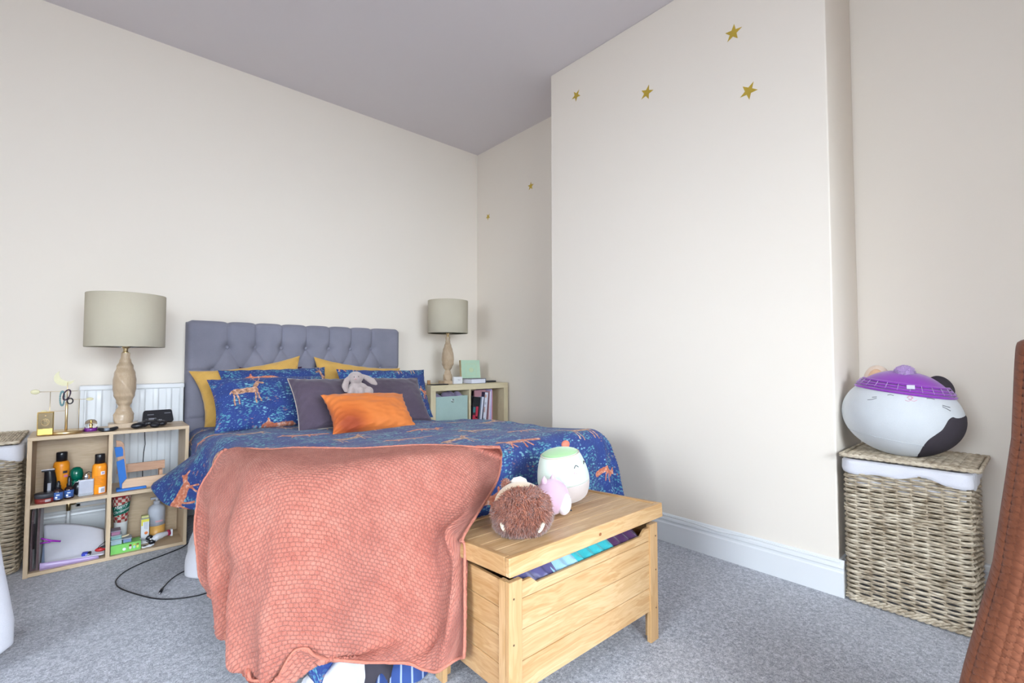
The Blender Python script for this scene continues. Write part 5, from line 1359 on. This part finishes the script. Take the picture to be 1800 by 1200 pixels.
# ================================================================== wicker baskets
def wicker_body(x0, x1, y0, y1, z0, z1, rows_, seed, name_par):
    """woven box: upright stakes with willow rods going in front of and behind them"""
    rnd = random.Random(seed); r = .03
    g = MB()
    # perimeter path of a rounded rectangle
    def per(s_):
        w_, h_ = x1-x0-2*r, y1-y0-2*r; q_ = r*PI/2; tot = 2*(w_+h_)+4*q_; s_ = s_ % 1*tot
        for (L_, kind, p, a) in ((w_,0,(x0+r,y0),(1,0)),(q_,1,(x1-r,y0+r),-PI/2),(h_,0,(x1,y0+r),(0,1)),(q_,1,(x1-r,y1-r),0),(w_,0,(x1-r,y1),(-1,0)),(q_,1,(x0+r,y1-r),PI/2),(h_,0,(x0,y1-r),(0,-1)),(q_,1,(x0+r,y0+r),PI)):
            if s_ <= L_:
                if kind == 0:
                    return Vector((p[0]+a[0]*s_, p[1]+a[1]*s_, 0)), Vector((a[1], -a[0], 0))
                t = a+s_/r; n = Vector((math.cos(t), math.sin(t), 0)); return Vector((p[0], p[1], 0))+n*r, n
            s_ -= L_
        return per(0)
    tot = 2*((x1-x0-2*r)+(y1-y0-2*r))+2*PI*r
    ns = int(tot/.046); ns += ns % 2
    zs = []; z = z0+.006
    while z < z1-.004:
        h = rnd.uniform(.0095,.0125); band = (z-z0)/(z1-z0)
        zs.append((z+h/2, h)); z += h*.97
    SN = ns*7
    for k, (zc, h) in enumerate(zs):
        pts = []; rr_ = []
        ph = (k % 2)*PI; jit = [rnd.uniform(-.0012,.0012) for _ in range(ns+1)]
        th = [rnd.uniform(.82,1.12) for _ in range(ns+1)]
        for i in range(SN):
            s_ = i/SN; p, n = per(s_); kk = i*ns/SN
            off = .0085*math.sin(kk*PI+ph)
            j0 = int(kk) % ns; f = kk-int(kk)
            pts.append(p+n*off+Vector((0,0,zc+jit[j0]*(1-f)+jit[(j0+1) % ns]*f)))
            rr_.append(h*.5*(th[j0]*(1-f)+th[(j0+1)%ns]*f))
        g.tube(pts, rr_, 6, closed=True)
    for i in range(ns):
        p, n = per((i+.0)/ns)
        g.tube([p+Vector((0,0,z0)), p+Vector((0,0,(z0+z1)/2)), p+Vector((0,0,z1))], .0034, 6)
    # twisted foot border and waling
    for zz, rad in ((z0+.008,.007),(z0+.020,.006)):
        for s0 in (0, PI):
            g.tube([per(i/260)[0]+per(i/260)[1]*(.006+.005*math.cos(i*.8+s0))+Vector((0,0,zz+.005*math.sin(i*.8+s0))) for i in range(260)], rad*.8, 6, closed=True)
    for zf in (.34, .68):
        zz = z0+(z1-z0)*zf
        g.tube([per(i/260)[0]+per(i/260)[1]*(.008+.002*math.cos(i*.7))+Vector((0,0,zz+.003*math.sin(i*.7)+.006*math.sin(i*.05))) for i in range(260)], .0035, 6, closed=True)
    return g, per
def basket(x0, x1, y0, y1, zt, label, seed, lid_tilt=0):
    L = thing('laundry_basket', ((x0+x1)/2,(y0+y1)/2,0), label, 'laundry basket', 'willow laundry baskets')
    g, per = wicker_body(x0, x1, y0, y1, 0.004, zt-.055, 0, seed, L)
    obj('woven_body', g, M['wicker'], L)
    # inner lining walls
    ln = MB()
    def lf(u, v_):
        p, n = per(u)
        front = 1 if True else 0
        dz = .030*(.5-.5*math.cos(u*2*PI*1.0+1.2)) + .010*math.sin(u*26) + .006*math.sin(u*61)
        zb = zt-.075-dz
        prof = [(-.010,zt-.14),(-.008,zt-.03),(.004,zt-.026),(.013,zt-.034),(.014,zb+.01),(.010,zb)]
        k = v_*(len(prof)-1); i = min(int(k), len(prof)-2); f = k-i
        o_ = prof[i][0]*(1-f)+prof[i+1][0]*f; z_ = prof[i][1]*(1-f)+prof[i+1][1]*f
        return tuple(p+n*(o_+.0015*math.sin(u*90+v_*5))+Vector((0,0,z_)))
    ln.grid(lf, 240, 20); obj('cotton_liner', ln, M['white_cloth'], L, solid=.002)
    # lid: dense flat weave
    ld = MB(); m_ = .022; ax0, ax1, ay0, ay1 = x0-m_, x1+.0, y0-m_-.012, y1+.008
    MLd = Matrix.Translation((x1, 0, zt)) @ Matrix.Rotation(lid_tilt, 4, 'Y') @ Matrix.Translation((-x1, 0, -zt))
    nrow = int((ax1-ax0)/.011)
    for k in range(nrow):
        xx = ax0+.006+k*.011
        ld.tube([(xx, ay0+.01+(ay1-ay0-.02)*i/40, zt-.010+.0035*math.sin(i*PI/2.5+(k%2)*PI)) for i in range(41)], .0055, 6, 0, MLd)
    for s0 in (0, PI):
        c_ = [(ax0,ay0),(ax1,ay0),(ax1,ay1),(ax0,ay1)]; pts = []
        for e in range(4):
            a, b = c_[e], c_[(e+1)%4]; n_ = int(math.hypot(b[0]-a[0], b[1]-a[1])/.006)
            pts += [(a[0]+(b[0]-a[0])*i/n_, a[1]+(b[1]-a[1])*i/n_) for i in range(n_)]
        ld.tube([(p[0], p[1], zt-.008+.004*math.sin(i*.9+s0)) for i, p in enumerate(pts)], .0062, 6, 0, MLd, closed=True)
    obj('woven_lid', ld, M['wicker'], L)
    return L
basket(2.508, 2.885, .214, .612, .638, 'greywashed willow laundry basket with white liner under the large cat plush', 3, 0)
basket(-.66, -.262, 3.385, 3.80, .652, 'greywashed willow laundry basket at the left edge beside the cube shelf', 9, 0)

# ---- the large cat plush on the right basket
Cp = Vector((2.650, .436, .640+.164)); RA = Vector((.165,.212,.172))
RB = Matrix.Rotation(.13, 3, 'X')
L = thing('plush_cat', (2.672,.436,.64), 'large white round cat plush with a purple knitted beanie on the laundry basket', 'soft toy')
yaw_c = math.atan2(-Cp.y, -Cp.x)          # faces the middle of the room
MC = Matrix.Translation(Cp)
def sup(d, infl=0):
    d = d.normalized(); e = 2.0; dl = RB.inverted() @ d
    k = (abs(dl.x/RA.x)**e+abs(dl.y/RA.y)**e+abs(dl.z/RA.z)**e)**(-1/e)
    return Cp+d*(k+infl)
def patch(region, infl, nu=90, nv=60):
    g = MB(); idx = {}
    vs_ = []; fs = []
    for j in range(nv+1):
        for i in range(nu+1):
            t = PI*j/nv; a = 2*PI*i/nu
            vs_.append(Vector((math.sin(t)*math.cos(a), math.sin(t)*math.sin(a), math.cos(t))))
    for j in range(nv):
        for i in range(nu):
            a = j*(nu+1)+i; q = (a, a+nu+1, a+nu+2, a+1)
            if all(region(vs_[k]) for k in q): fs.append(q)
    used = sorted({k for f in fs for k in f}); mp = {k: n for n, k in enumerate(used)}
    g.add([sup(vs_[k], infl) for k in used], [tuple(mp[k] for k in f) for f in fs])
    return g
g = patch(lambda d: True, 0, 80, 50); obj('body', g, M['p_white'], L)
# beanie tipped over the top; patch on the lower right flank
HZ = .112
def ring_pt(a, z0, infl=0):
    e = 2.0; k = (1-(z0/RA.z)**e)**(1/e); c_, s_ = math.cos(a), math.sin(a)
    p = Vector((RA.x*k*math.copysign(abs(c_)**(2/e), c_), RA.y*k*math.copysign(abs(s_)**(2/e), s_), z0))
    p = RB @ p; return Cp+p*(1+infl/p.length)
def on_body(px, py, infl=.002):
    """surface point of the plush along a line of sight, None beside it"""
    o_ = Vector((0,0,CAM_H)); d = (P(px,py,'x',2.5)-o_).normalized(); t = 2.0
    for _ in range(400):
        p = o_+d*t; r = p-Cp
        if r.length <= (sup(r)-Cp).length+infl: return p
        t += .0025
    return None
# charcoal flank patch with a curved outline
ol = [on_body(*p) for p in ((1616,797),(1621,787),(1631,774),(1645,764),(1656,756),(1663,746),(1668,738),(1676,733),(1686,735))]
ae = [(math.atan2(q.y-Cp.y, q.x-Cp.x) % (2*PI), math.asin((q.z-Cp.z)/(q-Cp).length)) for q in ol if q is not None]
ae += [(ae[-1][0]+.5, ae[-1][1]+.02), (ae[-1][0]+1.1, ae[-1][1]-.25), (ae[-1][0]+1.25, ae[-1][1]-.7), (ae[-1][0]+.8, ae[-1][1]-1.1), (ae[-1][0]+.1, ae[0][1]-.38), ((ae[0][0]+ae[-1][0])/2+.1, ae[0][1]-.28), (ae[0][0]+.08, ae[0][1]-.12)]
n_ = len(ae); fine = []
for i in range(n_):
    q4 = [np.array(ae[(i+k) % n_]) for k in (-1,0,1,2)]
    for k in range(6):
        t = k/6; P0_, P1_, P2_, P3_ = q4
        fine.append(.5*((2*P1_)+(-P0_+P2_)*t+(2*P0_-5*P1_+4*P2_-P3_)*t*t+(-P0_+3*P1_-3*P2_+P3_)*t**3))
cen = sum(fine)/len(fine); nf = len(fine); g = MB(); vs_ = []
for j in range(19):
    for q in fine:
        a, e = cen+(q-cen)*(j/18 if j else .001); vs_.append(sup(Vector((math.cos(e)*math.cos(a), math.cos(e)*math.sin(a), math.sin(e))), .0022 if j < 18 else .0))
g.add(vs_, [(j*nf+i, j*nf+(i+1) % nf, (j+1)*nf+(i+1) % nf, (j+1)*nf+i) for j in range(18) for i in range(nf)])
obj('flank_patch', g, M['p_black'], L)
# beanie: a dome over the top of the head
g = MB()
def dome(u, v_):
    z0 = HZ+(RA.z-.0012-HZ)*(1-(1-v_)**2); return tuple(ring_pt(2*PI*u, z0, .003+.020*math.sin(min(1, v_*1.2)*PI/2)))
g.grid(dome, 120, 40); hatm = obj('beanie', g, M['p_purple'], L)
g = MB()
for k in range(4):
    z0 = HZ-.006+k*.009
    g.tube([ring_pt(i*2*PI/90, z0, .004+.0035*k+.001*math.sin(k*2)) for i in range(90)], .0058, 8, closed=True)
obj('beanie_brim', g, M['p_purple'], hatm)
g = MB()
for i in range(26):
    a = i*2*PI/26; g.tube([ring_pt(a, HZ+.000, .0125), ring_pt(a, HZ+.018, .0195)], .0012, 5)
obj('stitches', g, M['p_lilac'], hatm)
# label tag, nose, eyes and whiskers just under the brim
tg_ = on_body(1601,680,.022)
if tg_ is not None:
    obj('fabric_tag', MB().box((-.0015,-.013,-.008),(.0015,.013,.008),0,Matrix.Translation(tg_) @ Matrix.Rotation(-.15,4,'Y')), M['paper'], hatm)
ln_ = plain('dark grey stitching', (.16,.15,.17)); pk = plain('pink stitching', (.75,.42,.52))
def thread(pts, m, name, r=.0013):
    q = [on_body(*p) for p in pts]; q = [x for x in q if x is not None]
    if len(q) > 1: obj(name, MB().tube(q, r, 6), m, L)
thread([(1595,699),(1598,696),(1602,696.5),(1605,699),(1601,702),(1597,701)], pk, 'nose', .002)
thread([(1591,703),(1596,705),(1601,703.5),(1607,705),(1612,703)], pk, 'mouth')
thread([(1560,694),(1565,693),(1571,695)], ln_, 'eye'); thread([(1629,700),(1636,700),(1643,702)], ln_, 'eye')
thread([(1533,698),(1541,697)], ln_, 'whisker'); thread([(1525,702.5),(1533,702),(1541,699.5)], ln_, 'whisker')
thread([(1657,712),(1663,714),(1670,716)], ln_, 'whisker'); thread([(1657,714.5),(1664,718),(1671,722)], ln_, 'whisker')
# lower seam
obj('base_seam', MB().tube([sup(RB @ Vector((math.cos(a)*RA.x, math.sin(a)*RA.y, -.11)), .0) for a in [i*2*PI/80 for i in range(80)]], .0012, 6, closed=True), plain('seam thread', (.55,.57,.6)), L)
# ears and pom-pom
def ear(px, py, m, r, rot, inner=None):
    q = P(px, py, 'x', 2.67)
    g = MB(); g.ell(q, r, Euler(rot), 28, 18); e = obj('ear', g, m, L)
    if inner: obj('inner_ear', MB().ell(q+Vector((-.018,0,.004)), (r[0]*.5, r[1]*.62, r[2]*.68), Euler(rot), 20, 14), inner, e)
ear(1541, 667, plushmat('p_sand', 'sand plush', (.74,.58,.46)), (.028,.050,.066), (.12,0,0), M['p_peach'])
ear(1653, 684, M['p_black'], (.026,.044,.058), (-.35,0,0))
pq = P(1590,655,'x',2.62)
pm_ = obj('pom_pom', MB().ell(pq, (.032,.034,.030)), M['p_lilac'], hatm)
def pom_fn(rnd):
    nl = Vector((rnd.gauss(0,1),rnd.gauss(0,1),rnd.gauss(0,1))).normalized(); return pq+Vector((nl.x*.030,nl.y*.032,nl.z*.028)), nl
furry('fluff', pm_, pom_fn, 1200, .010, M['p_lilac'], M['p_lilac'])

# ================================================================== rust knitted throw hanging at the right
def knitf(u, v_):
    # outline of the hanging throw: falls from a rail, widening towards the floor
    z = 1.078-1.07*v_
    yl = [(0,.030),(.05,.033),(.17,.040),(.40,.072),(.60,.118),(.80,.158),(1,.20)]
    y1_ = np.interp(v_, [a for a,b in yl], [b for a,b in yl])
    y = y1_-(.75)*u
    bulge = .015*v_+.02*v_*math.sin(u*14+.8)
    x = 1.30-bulge
    # rounded leading edge: wraps back
    e = u/.05
    if e < 1: x += .05*(1-math.sqrt(max(0, 1-(1-e)**2)))
    if v_ < .05: x += .05*(1-math.sqrt(max(0, 1-(1-v_/.05)**2)))
    return x, y, z
def kst(u, v_):
    x, y, z = knitf(u, v_)
    U = u*.75; V = v_*1.07; cw = .0215; rh = .0145
    k = U/cw; c = (k % 1)-.5; side_ = abs(c)*2
    rr_ = (V/rh+side_*.9) % 1
    h = .0065*(max(0, math.sin(side_*PI))**.6)*(.35+.65*abs(math.sin(rr_*PI)))
    return (x-h, y, z)
g = MB(); g.grid(kst, 560, 430, uvfn=lambda u, v_: (u*.75, v_*1.07))
kt = tag(obj('knitted_throw', g, M['knit'], solid=.012), 'chunky rust knitted throw hanging at the right edge, nearest the camera', 'throw')
def fray(rnd):
    v_ = rnd.random(); x, y, z = knitf(rnd.random()*.02, v_); return Vector((x, y, z)), Vector((-.2, 1, .1)).normalized()
furry('fuzz', kt, fray, 1500, .006, M['knit'], M['knit'], .0005)
# the rail of the chair back it hangs over (only its end can be seen from the side)
L = thing('chair', (1.52,-.35,0), 'plain wooden chair carrying the rust knitted throw', 'chair')
obj('backrest', MB().box((1.335,-.68,.55),(1.36,.005,1.055)), M['oak'], L, bevel=.008)
for (x, y) in ((1.347,-.65),(1.347,-.03),(1.74,-.65),(1.74,-.03)): obj('leg', MB().box((x-.018,y-.018,0),(x+.018,y+.018,.44 if x > 1.5 else .56)), M['oak_v'], L, bevel=.003)
obj('seat', MB().box((1.362,-.67,.44),(1.76,0,.47)), M['oak'], L, bevel=.006)

# ---- white fabric at the left edge
def robe(u, v_):
    # hanging folded white towel: right edge swells towards the hem
    z = .80-.775*v_
    r = np.interp(v_, [0,.3,.6,.85,.95,1], [.06,.085,.115,.145,.145,.10])
    a = 2*PI*u
    rr_ = r*(1+.06*math.sin(a*5+v_*2))
    return (-.335+rr_*math.cos(a)*1.0, 2.42+rr_*.8*math.sin(a), z)
g = MB(); g.grid(robe, 90, 60, flip=True)
g.add([robe(i/24, 1) for i in range(24)], [tuple(range(24))]); g.add([robe(i/24, 0) for i in range(24)], [tuple(reversed(range(24)))])
tag(obj('white_towel', g, M['white_cloth']), 'white cloth hanging to the floor at the lower left edge', 'towel')

# ================================================================== cables on the carpet
def floor_cable(pxs, label, r=.0028, plug=None):
    pts = [P(x, y, 'z', .005) for x, y in pxs]; fine = []
    for i in range(len(pts)-1):
        a = pts[max(i-1,0)]; b = pts[i]; c = pts[i+1]; d = pts[min(i+2,len(pts)-1)]
        for k in range(8): fine.append(crm(*[np.array(q) for q in (a,b,c,d)], k/8))
    fine.append(np.array(pts[-1])); fine = [Vector(p) for p in fine]
    for p in fine: p.z = .005
    L = thing('usb_cable', pts[0], label, 'cable', 'black cables on the carpet')
    obj('wire', MB().tube(fine, r, 8), M['black'], L)
    if plug:
        d = (pts[-1]-pts[-2]).normalized(); e = pts[-1]
        obj('plug', MB().tube([e+Vector((0,0,.002)), e+d*.034+Vector((0,0,.002))], .0065, 10), M['black'], L)
        obj('plug_tip', MB().tube([e+d*.033+Vector((0,0,.002)), e+d*.044+Vector((0,0,.002))], .0038, 10), M['chrome'], L)
floor_cable([(340,938),(326,958),(290,974),(250,989),(220,1004),(205,1018),(204,1026),(212,1034),(240,1044),(275,1052),(310,1052),(345,1047),(372,1039),(400,1030)], 'long black cable looping over the carpet from the bed to the cube shelf')
floor_cable([(375,990),(350,995),(325,1003),(303,1016),(288,1031),(285,1036)], 'short black cable end with a plug on the carpet inside the loop', plug=True)
